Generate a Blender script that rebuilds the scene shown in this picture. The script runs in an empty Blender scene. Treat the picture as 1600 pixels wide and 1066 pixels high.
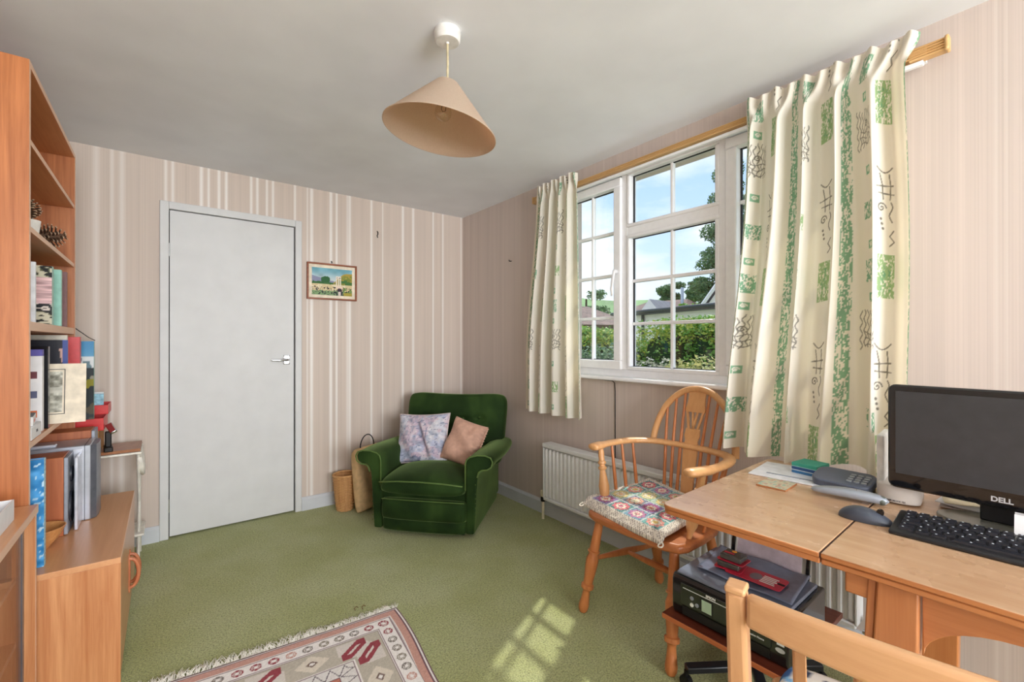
import bpy, bmesh, math, random
import numpy as np
from mathutils import Vector, Matrix
random.seed(7); rng = np.random.default_rng(7)
S = bpy.context.scene; COL = S.collection; PI = math.pi
# ---------------------------------------------------------------- camera
cam_d = bpy.data.cameras.new('camera'); cam = bpy.data.objects.new('camera', cam_d); COL.objects.link(cam)
cam_d.sensor_width = 36; cam_d.sensor_fit = 'HORIZONTAL'; cam_d.lens = 703.17 / 1600 * 36
cam_d.clip_start = .02; cam_d.clip_end = 900
cam.location = (-2.095, -3.4261, 1.1932); cam.rotation_euler = (PI/2 + .0014, 0, -.6575)
S.camera = cam
# ---------------------------------------------------------------- light and exposure
S.view_settings.view_transform = 'Standard'; S.view_settings.look = 'None'
S.view_settings.gamma = 1; S.view_settings.exposure = 0.35; S.view_settings.use_curve_mapping = False
S.cycles.max_bounces = 10; S.cycles.diffuse_bounces = 5; S.cycles.transparent_max_bounces = 16
def light(name, kind, energy, loc, rot, size=None, color=(1, 1, 1)):
    d = bpy.data.lights.new(name, kind); d.energy = energy; d.color = color
    o = bpy.data.objects.new(name, d); COL.objects.link(o); o.location = loc; o.rotation_euler = rot
    if size: d.shape = 'RECTANGLE'; d.size, d.size_y = size
    return o
SUNV = Vector((-.65, -.345, -1)).normalized()
sun = light('sun', 'SUN', 2.8, (6, 4, 9), SUNV.to_track_quat('-Z', 'Y').to_euler(), color=(1, .95, .86)); sun.data.angle = .02
# added fill lamp outside a made-up window behind the camera
light('rear_fill_light', 'AREA', 185, (-1.45, -6.62, 1.42), (PI/2 + .22, 0, 0), (2.2, 1.5), (.95, .975, 1))

por = light('window_portal', 'AREA', 1, (.27, -2.05, 1.59), (PI/2, 0, PI/2), (1.72, 1.23)); por.data.cycles.is_portal = True
W = bpy.data.worlds.new('sky'); S.world = W; W.use_nodes = True
def sky():
    n = W.node_tree.nodes; l = W.node_tree.links; n.clear()
    tc = n.new('ShaderNodeTexCoord'); sp = n.new('ShaderNodeSeparateXYZ'); l.new(tc.outputs['Generated'], sp.inputs[0])
    rp = n.new('ShaderNodeValToRGB'); l.new(sp.outputs['Z'], rp.inputs[0]); e = rp.color_ramp.elements
    e[0].position = 0; e[0].color = (.86, .92, .98, 1); e[1].position = .62; e[1].color = (.30, .51, .92, 1)
    k = rp.color_ramp.elements.new(.16); k.color = (.60, .77, .98, 1)
    k = rp.color_ramp.elements.new(.33); k.color = (.42, .62, .96, 1)
    mp = n.new('ShaderNodeMapping'); mp.inputs['Scale'].default_value = (2.2, 2.2, 6.5); l.new(tc.outputs['Generated'], mp.inputs[0])
    ns = n.new('ShaderNodeTexNoise'); ns.inputs['Scale'].default_value = 1.5; ns.inputs['Detail'].default_value = 7; ns.inputs['Roughness'].default_value = .55
    l.new(mp.outputs[0], ns.inputs['Vector'])
    cr = n.new('ShaderNodeValToRGB'); l.new(ns.outputs[0], cr.inputs[0]); cr.color_ramp.elements[0].position = .40; cr.color_ramp.elements[1].position = .62
    mx = n.new('ShaderNodeMix'); mx.data_type = 'RGBA'; l.new(cr.outputs[0], mx.inputs[0]); l.new(rp.outputs[0], mx.inputs[6]); mx.inputs[7].default_value = (.95, .96, .99, 1)
    bg = n.new('ShaderNodeBackground'); l.new(mx.outputs[2], bg.inputs[0]); bg.inputs[1].default_value = 1.1
    o = n.new('ShaderNodeOutputWorld'); l.new(bg.outputs[0], o.inputs[0])
sky()
# ---------------------------------------------------------------- materials
def lin(c):
    a = np.array(c[:3], float) / 255; a = np.where(a <= .04045, a / 12.92, ((a + .055) / 1.055) ** 2.4); return tuple(a) + (1,)
MATS = {}
class NT:
    def __init__(s, name):
        s.m = bpy.data.materials.new(name); s.m.use_nodes = True; s.n = s.m.node_tree.nodes; s.l = s.m.node_tree.links
        s.b = s.n['Principled BSDF']; s.out = s.n['Material Output']; MATS[name] = s.m
    def new(s, t, **kw):
        x = s.n.new('ShaderNode' + t)
        for k, v in kw.items(): setattr(x, k, v)
        return x
    def coords(s, scale=(1, 1, 1), out='Object', rot=(0, 0, 0)):
        tc = s.new('TexCoord'); mp = s.new('Mapping'); mp.inputs['Scale'].default_value = scale; mp.inputs['Rotation'].default_value = rot
        s.l.new(tc.outputs[out], mp.inputs[0]); return mp.outputs[0]
    def noise(s, vec, scale, detail=3, rough=.5, dist=0):
        x = s.new('TexNoise'); x.inputs['Scale'].default_value = scale; x.inputs['Detail'].default_value = detail
        x.inputs['Roughness'].default_value = rough; x.inputs['Distortion'].default_value = dist
        s.l.new(vec, x.inputs['Vector']); return x.outputs[0]
    def ramp(s, fac, stops):
        x = s.new('ValToRGB'); e = x.color_ramp.elements
        e[0].position, e[0].color = stops[0][0], lin(stops[0][1]); e[1].position, e[1].color = stops[-1][0], lin(stops[-1][1])
        for p, c in stops[1:-1]:
            k = e.new(p); k.color = lin(c)
        s.l.new(fac, x.inputs[0]); return x.outputs[0]
    def mix(s, fac, a, b, blend='MIX'):
        x = s.new('Mix', data_type='RGBA', blend_type=blend)
        for i, v in ((0, fac), (6, a), (7, b)):
            if hasattr(v, 'is_linked') or hasattr(v, 'links'): s.l.new(v, x.inputs[i])
            else: x.inputs[i].default_value = v
        return x.outputs[2]
    def math(s, op, a, b=None, c=None):
        x = s.new('Math', operation=op)
        for i, v in enumerate((a, b, c)):
            if v is None: continue
            if hasattr(v, 'links'): s.l.new(v, x.inputs[i])
            else: x.inputs[i].default_value = v
        return x.outputs[0]
    def bump(s, h, strength=.3, dist=.002):
        x = s.new('Bump'); x.inputs['Strength'].default_value = strength; x.inputs['Distance'].default_value = dist
        s.l.new(h, x.inputs['Height']); s.l.new(x.outputs[0], s.b.inputs['Normal'])
    def set(s, **kw):
        for k, v in kw.items():
            i = s.b.inputs[k.replace('_', ' ')]
            if hasattr(v, 'links'): s.l.new(v, i)
            else: i.default_value = v
        return s
def mat(name, c, rough=.5, metal=0, var=.06, vs=30, bump=0, bs=200, coat=0, sheen=0, sheen_c=None, spec=.5):
    if name in MATS: return MATS[name]
    t = NT(name); co = t.coords()
    d = tuple(max(0, x * (1 - var)) for x in c); b = tuple(min(255, x * (1 + var)) for x in c)
    t.set(Base_Color=t.ramp(t.noise(co, vs), [(.3, d), (.7, b)]), Roughness=rough, Metallic=metal, Coat_Weight=coat, Sheen_Weight=sheen)
    t.b.inputs['Specular IOR Level'].default_value = spec
    if sheen: t.b.inputs['Sheen Roughness'].default_value = .35; t.b.inputs['Sheen Tint'].default_value = lin(sheen_c or c)
    if bump: t.bump(t.noise(co, bs, 4), bump)
    return t.m
def wood(name, dark, light, axis=2, scale=1.0, rough=.42, contrast=.5, coat=0):
    if name in MATS: return MATS[name]
    t = NT(name); sc = [26 * scale] * 3; sc[axis] = 1.6 * scale; co = t.coords(tuple(sc))
    a = t.noise(co, 1.0, 6, .62, .6); sc2 = [150 * scale] * 3; sc2[axis] = 4 * scale
    b = t.noise(t.coords(tuple(sc2)), 1.0, 3, .6)
    f = t.math('ADD', t.math('MULTIPLY', a, .7), t.math('MULTIPLY', b, .3))
    t.set(Base_Color=t.ramp(f, [(.5 - contrast * .35, dark), (.5 + contrast * .35, light)]), Roughness=rough, Coat_Weight=coat)
    t.bump(f, .12, .001); return t.m
def vmat(name, rough=.8, bump=0, bs=300, sheen=0, transl=0, spec=.3, coat=0):
    if name in MATS: return MATS[name]
    t = NT(name); a = t.new('VertexColor', layer_name='Col'); t.set(Base_Color=a.outputs[0], Roughness=rough, Sheen_Weight=sheen, Coat_Weight=coat)
    t.b.inputs['Specular IOR Level'].default_value = spec
    if bump: t.bump(t.noise(t.coords(), bs, 3), bump)
    if transl:
        tr = t.new('BsdfTranslucent'); mx = t.new('MixShader'); mx.inputs[0].default_value = transl
        warm = t.mix(1.0, a.outputs[0], (1, .90, .66, 1), 'MULTIPLY'); t.l.new(warm, tr.inputs[0])
        t.l.new(t.b.outputs[0], mx.inputs[1]); t.l.new(tr.outputs[0], mx.inputs[2]); t.l.new(mx.outputs[0], t.out.inputs[0])
    return t.m
def glassmat(name, tint=(1, 1, 1), refl=.06, rough=.0):
    if name in MATS: return MATS[name]
    t = NT(name); tr = t.new('BsdfTransparent'); tr.inputs[0].default_value = tint + (1,); gl = t.new('BsdfGlossy'); gl.inputs['Roughness'].default_value = rough
    fr = t.new('LayerWeight'); fr.inputs[0].default_value = .5; f = t.math('MULTIPLY_ADD', t.math('POWER', fr.outputs['Facing'], 5.0), .5, refl)
    mx = t.new('MixShader'); t.l.new(f, mx.inputs[0]); t.l.new(tr.outputs[0], mx.inputs[1]); t.l.new(gl.outputs[0], mx.inputs[2]); t.l.new(mx.outputs[0], t.out.inputs[0]); return t.m
# ---------------------------------------------------------------- mesh builder
def rotm(rx=0, ry=0, rz=0): return np.array((Matrix.Rotation(rz, 3, 'Z') @ Matrix.Rotation(ry, 3, 'Y') @ Matrix.Rotation(rx, 3, 'X')))
class MB:
    def __init__(s): s.v = []; s.f = []; s.mi = []; s.cur = 0
    def add(s, vs, fs):
        k = len(s.v); s.v += [tuple(map(float, p)) for p in vs]
        for f in fs: s.f.append(tuple(i + k for i in f)); s.mi.append(s.cur)
        return s
    def box(s, c, d, rot=None):
        x, y, z = (q / 2 for q in d); P = np.array([(-x, -y, -z), (x, -y, -z), (x, y, -z), (-x, y, -z), (-x, -y, z), (x, -y, z), (x, y, z), (-x, y, z)])
        if rot is not None: P = P @ np.array(rot).T
        return s.add(P + np.array(c), [(0, 3, 2, 1), (4, 5, 6, 7), (0, 1, 5, 4), (1, 2, 6, 5), (2, 3, 7, 6), (3, 0, 4, 7)])
    def bx(s, x0, x1, y0, y1, z0, z1): return s.box(((x0 + x1) / 2, (y0 + y1) / 2, (z0 + z1) / 2), (abs(x1 - x0), abs(y1 - y0), abs(z1 - z0)))
    def prism(s, poly, h, M=None, o=(0, 0, 0)):      # poly in local xy, extruded 0..h along local z
        n = len(poly); P = [(x, y, 0) for x, y in poly] + [(x, y, h) for x, y in poly]; P = np.array(P, float)
        if M is not None: P = P @ np.array(M).T
        return s.add(P + np.array(o), [tuple(range(n))[::-1], tuple(range(n, 2 * n))] + [(i, (i + 1) % n, n + (i + 1) % n, n + i) for i in range(n)])
    def tube(s, path, r, n=10, cap=True, flat=1.0, up=None):
        path = [np.array(q, float) for q in path]; m = len(path); r = [r] * m if np.isscalar(r) else list(r)
        T = [path[min(i + 1, m - 1)] - path[max(i - 1, 0)] for i in range(m)]; T = [t / (np.linalg.norm(t) + 1e-12) for t in T]
        u = np.array(up if up is not None else ((0, 0, 1) if abs(T[0][2]) < .9 else (1, 0, 0)), float); V = []
        for i in range(m):
            if up is not None: u = np.array(up, float)
            u = u - T[i] * (u @ T[i]); u /= np.linalg.norm(u) + 1e-12; w = np.cross(T[i], u)
            for k in range(n):
                a = 2 * PI * k / n; V.append(path[i] + r[i] * (np.cos(a) * u * flat + np.sin(a) * w))
        F = [(i * n + k, i * n + (k + 1) % n, (i + 1) * n + (k + 1) % n, (i + 1) * n + k) for i in range(m - 1) for k in range(n)]
        if cap: F += [tuple(range(n))[::-1], tuple(range((m - 1) * n, m * n))]
        return s.add(V, F)
    def lathe(s, prof, o=(0, 0, 0), n=24, M=None, cap=True):   # prof [(r,z)]
        V = np.array([(r * math.cos(2 * PI * k / n), r * math.sin(2 * PI * k / n), z) for r, z in prof for k in range(n)])
        if M is not None: V = V @ np.array(M).T
        m = len(prof); F = [(i * n + k, i * n + (k + 1) % n, (i + 1) * n + (k + 1) % n, (i + 1) * n + k) for i in range(m - 1) for k in range(n)]
        if cap: F += [tuple(range(n))[::-1], tuple(range((m - 1) * n, m * n))]
        return s.add(V + np.array(o), F)
    def turned(s, p0, p1, prof, n=12):      # prof [(t 0..1, r)] along p0->p1
        p0 = np.array(p0, float); p1 = np.array(p1, float); return s.tube([p0 + (p1 - p0) * t for t, r in prof], [r for t, r in prof], n)
    def blob(s, c, r, n=16, m=10, rot=None, e=1.0, e2=None):   # superellipsoid
        e2 = e if e2 is None else e2
        def sp(x, k): return np.sign(x) * abs(x) ** k
        V = []
        for i in range(1, m):
            ph = -PI / 2 + PI * i / m
            for k in range(n):
                a = 2 * PI * k / n; V.append((r[0] * sp(math.cos(ph), e2) * sp(math.cos(a), e), r[1] * sp(math.cos(ph), e2) * sp(math.sin(a), e), r[2] * sp(math.sin(ph), e2)))
        V += [(0, 0, -r[2]), (0, 0, r[2])]; V = np.array(V)
        if rot is not None: V = V @ np.array(rot).T
        q = (m - 1) * n; F = [(i * n + k, i * n + (k + 1) % n, (i + 1) * n + (k + 1) % n, (i + 1) * n + k) for i in range(m - 2) for k in range(n)]
        F += [(q, (k + 1) % n, k) for k in range(n)] + [(q + 1, (m - 2) * n + k, (m - 2) * n + (k + 1) % n) for k in range(n)]
        return s.add(V + np.array(c), F)
    def build(s, name, m, parent=None, smooth=None, bevel=0, sub=0, world=False, seg=2):
        me = bpy.data.meshes.new(name); v = np.array(s.v)
        if world and parent is not None:
            v = v - np.array(parent.location); rz = parent.rotation_euler.z
            if rz: v = v @ rotm(0, 0, -rz).T
        me.from_pydata(v.tolist(), [], s.f)
        for q in (m if isinstance(m, (list, tuple)) else [m]): me.materials.append(q)
        if any(s.mi): me.polygons.foreach_set('material_index', s.mi)
        return link(name, me, parent, smooth, bevel, sub, seg)
def link(name, me, parent=None, smooth=None, bevel=0, sub=0, seg=2):
    me.update()
    if smooth is not None:
        me.polygons.foreach_set('use_smooth', [True] * len(me.polygons))
        if smooth < 180: me.set_sharp_from_angle(angle=math.radians(smooth))
    o = bpy.data.objects.new(name, me); COL.objects.link(o); o.parent = parent
    if bevel:
        b = o.modifiers.new('bevel', 'BEVEL'); b.width = bevel; b.segments = seg; b.limit_method = 'ANGLE'; b.angle_limit = .7; b.harden_normals = False
        me.polygons.foreach_set('use_smooth', [True] * len(me.polygons))
        if smooth is None: me.set_sharp_from_angle(angle=math.radians(50))
    if sub: q = o.modifiers.new('sub', 'SUBSURF'); q.levels = q.render_levels = sub
    return o
def grid(name, P, m, parent=None, col=None, thick=0, smooth=180):
    """P (ny,nx,3) points -> one grid mesh; col (ny,nx,3) sRGB 0..255 per vertex"""
    ny, nx = P.shape[:2]; i = np.arange(ny * nx).reshape(ny, nx)
    F = np.stack([i[:-1, :-1], i[:-1, 1:], i[1:, 1:], i[1:, :-1]], -1).reshape(-1, 4)
    me = bpy.data.meshes.new(name); me.vertices.add(ny * nx); me.vertices.foreach_set('co', P.reshape(-1).astype(np.float32))
    me.loops.add(F.size); me.loops.foreach_set('vertex_index', F.reshape(-1).astype(np.int32))
    me.polygons.add(len(F)); me.polygons.foreach_set('loop_start', np.arange(0, F.size, 4, dtype=np.int32))
    me.update(calc_edges=True); me.validate(); me.materials.append(m)
    if col is not None: setcol(me, col.reshape(-1, 3))
    o = link(name, me, parent, smooth)
    if thick:
        q = o.modifiers.new('solid', 'SOLIDIFY'); q.thickness = thick; q.offset = 0
    return o
def setcol(me, c):
    c = np.asarray(c, float) / 255; c = np.where(c <= .04045, c / 12.92, ((np.clip(c, 0, 1) + .055) / 1.055) ** 2.4)
    a = me.color_attributes.new('Col', 'FLOAT_COLOR', 'POINT'); a.data.foreach_set('color', np.concatenate([c, np.ones((len(c), 1))], 1).astype(np.float32).reshape(-1))
def tag(o, label=None, cat=None, group=None, kind=None):
    if label: o['label'] = label
    if cat: o['category'] = cat
    if group: o['group'] = group
    if kind: o['kind'] = kind
    return o
def thing(name, label, cat, loc=(0, 0, 0), rz=0, group=None, kind=None):
    o = bpy.data.objects.new(name, None); COL.objects.link(o); o.empty_display_size = .05; o.location = loc; o.rotation_euler = (0, 0, rz)
    return tag(o, label, cat, group, kind)
def struct(name, loc=(0, 0, 0), label=None): return thing(name, label, None, loc, kind='structure')
def text_mesh(txt, size, name, m, parent, M, o, bold=0):
    cu = bpy.data.curves.new(name, 'FONT'); cu.body = txt; cu.size = size; cu.extrude = .0004; cu.offset = bold; cu.align_x = 'CENTER'; cu.align_y = 'CENTER'
    t = bpy.data.objects.new('tmp_text', cu); me = bpy.data.meshes.new_from_object(t); bpy.data.objects.remove(t); bpy.data.curves.remove(cu)
    v = np.array([q.co[:] for q in me.vertices]) @ np.array(M).T + np.array(o); me.vertices.foreach_set('co', v.reshape(-1).astype(np.float32))
    me.materials.clear(); me.materials.append(m); return link(name, me, parent)
def smoothstep(a, b, x): t = np.clip((x - a) / (b - a), 0, 1); return t * t * (3 - 2 * t)
def vnoise(X, Y, seed=0):
    """cheap value noise for painting prints"""
    r = np.random.default_rng(seed); T = r.random((64, 64)); xi = np.floor(X).astype(int); yi = np.floor(Y).astype(int); fx = X - xi; fy = Y - yi
    fx = fx * fx * (3 - 2 * fx); fy = fy * fy * (3 - 2 * fy); g = lambda a, b: T[a % 64, b % 64]
    return (g(xi, yi) * (1 - fx) + g(xi + 1, yi) * fx) * (1 - fy) + (g(xi, yi + 1) * (1 - fx) + g(xi + 1, yi + 1) * fx) * fy
def copy_tree(o, parent=None, **kw):
    c = o.copy(); COL.objects.link(c); c.parent = parent
    for ch in list(o.children): copy_tree(ch, c)
    return c
# ================================================================ setting: room shell
H = 2.29; XL = -2.70; YF = -6.40
def wallpaper(name, axis, stripes, base, hi, fine=1.0):
    t = NT(name); tc = t.new('TexCoord'); sp = t.new('SeparateXYZ'); t.l.new(tc.outputs['Object'], sp.inputs[0]); x = sp.outputs[axis]
    acc = None
    for c, w, a in stripes:
        d = t.math('MULTIPLY', t.math('SMOOTH_MAX', t.math('SUBTRACT', 1.0, t.math('DIVIDE', t.math('ABSOLUTE', t.math('SUBTRACT', x, c)), w)), 0.0, .15), a * 1.5)
        acc = d if acc is None else t.math('ADD', acc, d)
    acc = t.math('MINIMUM', acc, 1.0)
    sc = [3, 3, .35]; sc[axis] = 240; ln = t.noise(t.coords(tuple(sc)), 1.0, 2, .7)
    sc2 = [2, 2, .5]; sc2[axis] = 22; ln2 = t.noise(t.coords(tuple(sc2)), 1.0, 2, .5)
    b = t.ramp(t.math('ADD', t.math('MULTIPLY', ln, .6 * fine), t.math('MULTIPLY', ln2, 1 - .6 * fine)), [(.32, tuple(q * .95 for q in base)), (.68, tuple(min(255, q * 1.04) for q in base))])
    t.set(Base_Color=t.mix(acc, b, lin(hi)), Roughness=t.math('SUBTRACT', .62, t.math('MULTIPLY', acc, .25)))
    t.bump(t.math('ADD', ln, t.math('MULTIPLY', acc, .6)), .25, .0008); return t.m
BS = [(-2.40, .02, .35), (-2.333, .012, .4), (-2.29, .02, .4), (-2.09, .012, .6), (-2.056, .012, .6), (-1.913, .014, .8), (-1.875, .01, .7), (-1.82, .012, .8), (-1.78, .012, .8), (-1.64, .012, .8), (-1.604, .012, .8),
      (-1.547, .012, .7), (-1.51, .012, .8), (-1.372, .012, .7), (-1.29, .01, .5), (-1.262, .016, .9), (-1.129, .016, .9), (-1.088, .012, .8), (-1.01, .012, .5), (-.992, .014, .8), (-.826, .013, .8), (-.736, .009, .6),
      (-.567, .015, .9), (-.477, .015, .9), (-.294, .012, .8), (-.201, .013, .7), (-.02, .010, .7)]
M_back = wallpaper('striped_wallpaper', 0, BS, (208, 193, 182), (236, 230, 225))
M_side = wallpaper('ribbed_wallpaper', 1, [(-.10, .006, .4), (-.19, .006, .4), (-.33, .006, .3), (-1.07, .012, .3), (-1.62, .006, .3), (-3.235, .008, .35), (-3.257, .006, .3)], (205, 191, 183), (222, 212, 204))
M_plain = wallpaper('left_wallpaper', 1, [(-.5, .02, .5), (-1.0, .02, .5), (-1.5, .02, .5), (-2.0, .02, .5), (-2.5, .02, .5)], (204, 189, 180), (228, 220, 212))
M_front = wallpaper('front_wallpaper', 0, [(-.5, .02, .5), (-1.0, .02, .5), (-2.0, .02, .5)], (204, 189, 180), (228, 220, 212))
M_ceil = mat('ceiling_paint', (236, 239, 245), .85, var=.02, vs=3, bump=.08, bs=40)
M_gloss = mat('white_gloss_paint', (214, 215, 216), .5, var=.015, vs=8)
M_grey = mat('skirting_paint', (206, 210, 216), .38, var=.02, vs=8)
M_upvc = mat('white_upvc', (246, 247, 250), .25, var=.01)
t = NT('green_carpet'); co = t.coords()
big = t.noise(co, 2.2, 4, .55); fine = t.noise(co, 300, 2, .6); mid = t.noise(co, 130, 2, .6)
base = t.ramp(big, [(.3, (188, 193, 122)), (.5, (200, 206, 142)), (.7, (212, 218, 164))])
sp_ = t.ramp(t.math('ADD', t.math('MULTIPLY', fine, .6), t.math('MULTIPLY', mid, .4)), [(.38, (112, 112, 104)), (.5, (222, 222, 222)), (.62, (255, 255, 255))])
t.set(Base_Color=t.mix(.85, base, sp_, 'MULTIPLY'), Roughness=.95, Sheen_Weight=.25); t.b.inputs['Specular IOR Level'].default_value = .15
t.bump(t.math('ADD', fine, mid), .8, .006); M_carpet = t.m

def sbox(name, boxes, m, bevel=0, label=None):
    b = MB()
    for q in boxes: b.bx(*q)
    o = b.build(name, m, bevel=bevel); return tag(o, label, None, None, 'structure')
sbox('floor', [(XL, 0, YF, .11, -.12, 0)], M_carpet, label='green fitted carpet with mottled pile')
sbox('ceiling', [(XL - .1, .25, YF - .2, .12, H, H + .12)], M_ceil, label='plain white painted ceiling')
DX0, DX1, DZ = -2.0706, -1.3782, 1.9922
sbox('wall_back', [(XL - .1, DX0 - .012, 0, .1, 0, H), (DX1 + .012, 0, 0, .1, 0, H), (DX0 - .012, DX1 + .012, 0, .1, DZ + .012, H)], M_back, label='back wall with pale striped wallpaper')
WY0, WY1, WZ0, WZ1 = -2.90, -1.20, .985, 2.20
sbox('wall_right', [(0, .25, YF, WY0, 0, H), (0, .25, WY1, .1, 0, H), (0, .25, WY0, WY1, 0, WZ0), (0, .25, WY0, WY1, WZ1, H)], M_side, label='window wall with pinkish ribbed wallpaper')
sbox('wall_left', [(XL - .1, XL, YF, 0, 0, H)], M_plain)
sbox('wall_front', [(XL - .1, -2.55, YF - .15, YF, 0, H), (-.35, .25, YF - .15, YF, 0, H), (-2.55, -.35, YF - .15, YF, 0, .72), (-2.55, -.35, YF - .15, YF, 2.18, H)], M_front)  # unseen wall, set far back, its opening added for the fill lamp
b = MB()
for x in (-2.53, -1.45, -.37): b.bx(x - .025, x + .025, YF - .09, YF - .03, .72, 2.18)
for z in (.745, 2.155): b.bx(-2.55, -.35, YF - .09, YF - .03, z - .025, z + .025)
tag(b.build('added_rear_window', M_upvc), None, None, None, 'structure')  # made-up window frame, put in where the fill lamp shines through
b = MB(); P2 = [(0, 0), (-.018, 0), (-.018, .078), (-.008, .093), (0, .093)]
def skirt(name, y0, y1):
    b = MB(); b.prism(P2, y1 - y0, [[1, 0, 0], [0, 0, 1], [0, 1, 0]], (0, y0, 0)); return tag(b.build(name, M_grey), None, None, None, 'structure')
skirt('baseboard_right', YF, -.019)
b = MB()
for x0, x1 in ((XL, -2.119), (-1.330, 0)):
    b.prism([(0, 0), (0, .093), (-.008, .093), (-.018, .078), (-.018, 0)], x1 - x0, [[0, 0, 1], [1, 0, 0], [0, 1, 0]], (x0, 0, 0))
tag(b.build('baseboard_back', M_grey), None, None, None, 'structure')
# ---- door and its architrave
tr = struct('trim_1', (-1.72, 0, 0), 'white painted door architrave')
b = MB(); b.bx(-2.119, DX0 - .004, -.016, .06, 0, 2.041); b.build('architrave_upright', M_gloss, tr, bevel=.004, world=True)
b = MB(); b.bx(DX1 + .007, -1.330, -.016, .06, 0, 2.041); b.build('architrave_upright', M_gloss, tr, bevel=.004, world=True)
b = MB(); b.bx(DX0 - .004, DX1 + .007, -.0155, .06, DZ + .004, 2.041); b.build('architrave_head', M_gloss, tr, bevel=.003, world=True)
dr = struct('door_1', (-1.72, 0, 0), 'plain flush white door in the back wall')
b = MB(); b.bx(DX0, DX1, .001, .036, .011, DZ); b.build('door_leaf', M_gloss, dr, bevel=.002, world=True)
b = MB(); b.bx(DX0 - .004, DX1 + .006, .034, .06, 0, DZ); b.build('dark_gap_backing', mat('shadow_gap_paint', (60, 60, 60), .8), dr, world=True)  # dark sheet across the opening, its colour standing for shade in the door gap
M_chrome = mat('chrome', (205, 208, 212), .16, 1, var=.02)
hx, hz = -1.425, 1.068
b = MB(); b.bx(hx - .021, hx + .021, -.006, .002, hz - .033, hz + .033); hp = b.build('handle_plate', M_chrome, dr, bevel=.004, world=True)
b = MB()
for dx in (-.014, .014):
    for dz in (-.026, .026): b.lathe([(.0035, 0), (.0035, .002), (.001, .003)], (hx + dx, -.006, hz + dz), 8, rotm(PI / 2))
b.build('screw', mat('screw_steel', (225, 228, 232), .2, 1), hp).location = (1.72, 0, 0)
b = MB(); b.tube([(hx, -.004, hz), (hx, -.045, hz), (hx - .012, -.052, hz), (hx - .06, -.05, hz - .001), (hx - .10, -.046, hz + .001)], [.010, .009, .009, .0075, .006], 10); b.build('lever_handle', M_chrome, dr, 60, world=True)
for z in (.2, 1.75):
    b = MB(); b.tube([(DX0 - .003, -.004, z - .04), (DX0 - .003, -.004, z + .04)], .004, 8); b.build('hinge', M_chrome, dr, 60, world=True)
# ---- window
M_glass = glassmat('window_glass', (.97, .985, .98), .05)
M_seal = mat('black_gasket', (40, 42, 46), .6)
wn = struct('window_1', (.05, -2.05, WZ0), 'white plastic window with three lights and glazing bars')
def wb(name, boxes, parent=wn, m=M_upvc, bevel=.003):
    b = MB()
    for q in boxes: b.bx(*q)
    return b.build(name, m, parent, bevel=bevel, world=(parent is wn)) if parent is wn else subw(b, name, m, parent, bevel)
def subw(b, name, m, parent, bevel):
    b.v = [tuple(np.array(q) - np.array(wn.location)) for q in b.v]; return b.build(name, m, parent, bevel=bevel)
wb('outer_frame', [(.012, .085, WY0, WY1, WZ0, WZ0 + .045), (.012, .085, WY0, WY1, 2.165, WZ1), (.012, .085, WY0, WY0 + .05, WZ0 + .045, 2.165), (.012, .085, WY1 - .05, WY1, WZ0 + .045, 2.165)])
wb('mullion', [(.012, .085, -1.785, -1.742, WZ0 + .045, 2.165)]); wb('mullion', [(.012, .085, -2.363, -2.322, WZ0 + .045, 2.165)])
wb('transom', [(.012, .085, -2.322, -1.785, 1.803, 1.85)])
def light_unit(y0, y1, z0, z1, fw, cols, rows, handle=None, xf=.006):
    """sash with its own frame; glass lies at y0+fw.. ; bars split it in cols x rows"""
    s = wb('sash', [(xf, .07, y0, y1, z0, z0 + fw), (xf, .07, y0, y1, z1 - fw, z1), (xf, .07, y0, y0 + fw, z0 + fw, z1 - fw), (xf, .07, y1 - fw, y1, z0 + fw, z1 - fw)], bevel=.006)
    gy0, gy1, gz0, gz1 = y0 + fw, y1 - fw, z0 + fw, z1 - fw
    wb('gasket', [(.040, .05, gy0, gy1, gz0, gz0 + .004), (.040, .05, gy0, gy1, gz1 - .004, gz1), (.040, .05, gy0, gy0 + .004, gz0, gz1), (.040, .05, gy1 - .007, gy1, gz0, gz1)], s, M_seal, 0)
    ys = np.linspace(gy0, gy1, cols + 1); zs = np.linspace(gz0, gz1, rows + 1)
    for y in ys[1:-1]: wb('glazing_bar', [(.034, .062, y - .008, y + .008, gz0, gz1)], s, bevel=.004)
    for z in zs[1:-1]: wb('glazing_bar', [(.032, .062, gy0, gy1, z - .009, z + .009)], s, bevel=.004)
    for i in range(cols):
        for j in range(rows): wb('pane', [(.046, .050, ys[i] + .007, ys[i + 1] - .007, zs[j] + .008, zs[j + 1] - .008)], s, M_glass, 0)
    return s
sl = light_unit(-1.745, -1.246, 1.03, 2.150, .052, 2, 4, xf=-.004)
light_unit(-2.325, -1.782, 1.848, 2.166, .0205, 2, 1); light_unit(-2.325, -1.782, 1.03, 1.806, .0205, 2, 3)
sr = light_unit(-2.856, -2.360, 1.03, 2.150, .052, 2, 4, xf=-.004)
for s_, y in ((sl, -1.72), (sr, -2.832)):
    b = MB(); b.tube([(-.004, y, 1.60), (-.03, y, 1.602)], .012, 12); b.tube([(-.03, y, 1.607), (-.034, y + .006, 1.56), (-.036, y + .014, 1.50), (-.03, y + .016, 1.46)], [.010, .010, .009, .007], 10, flat=.6); o = subw(b, 'window_handle', M_upvc, s_, 0)
    o.data.polygons.foreach_set('use_smooth', [True] * len(o.data.polygons))
b = MB(); b.prism([(.02, 0), (-.045, -.004), (-.050, -.010), (-.050, -.022), (-.044, -.026), (.02, -.026)], WY1 - WY0 + .06, [[1, 0, 0], [0, 0, 1], [0, 1, 0]], (0, WY0 - .03, .993)); b.build('window_sill', M_upvc, wn, bevel=.003, world=True)
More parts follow.
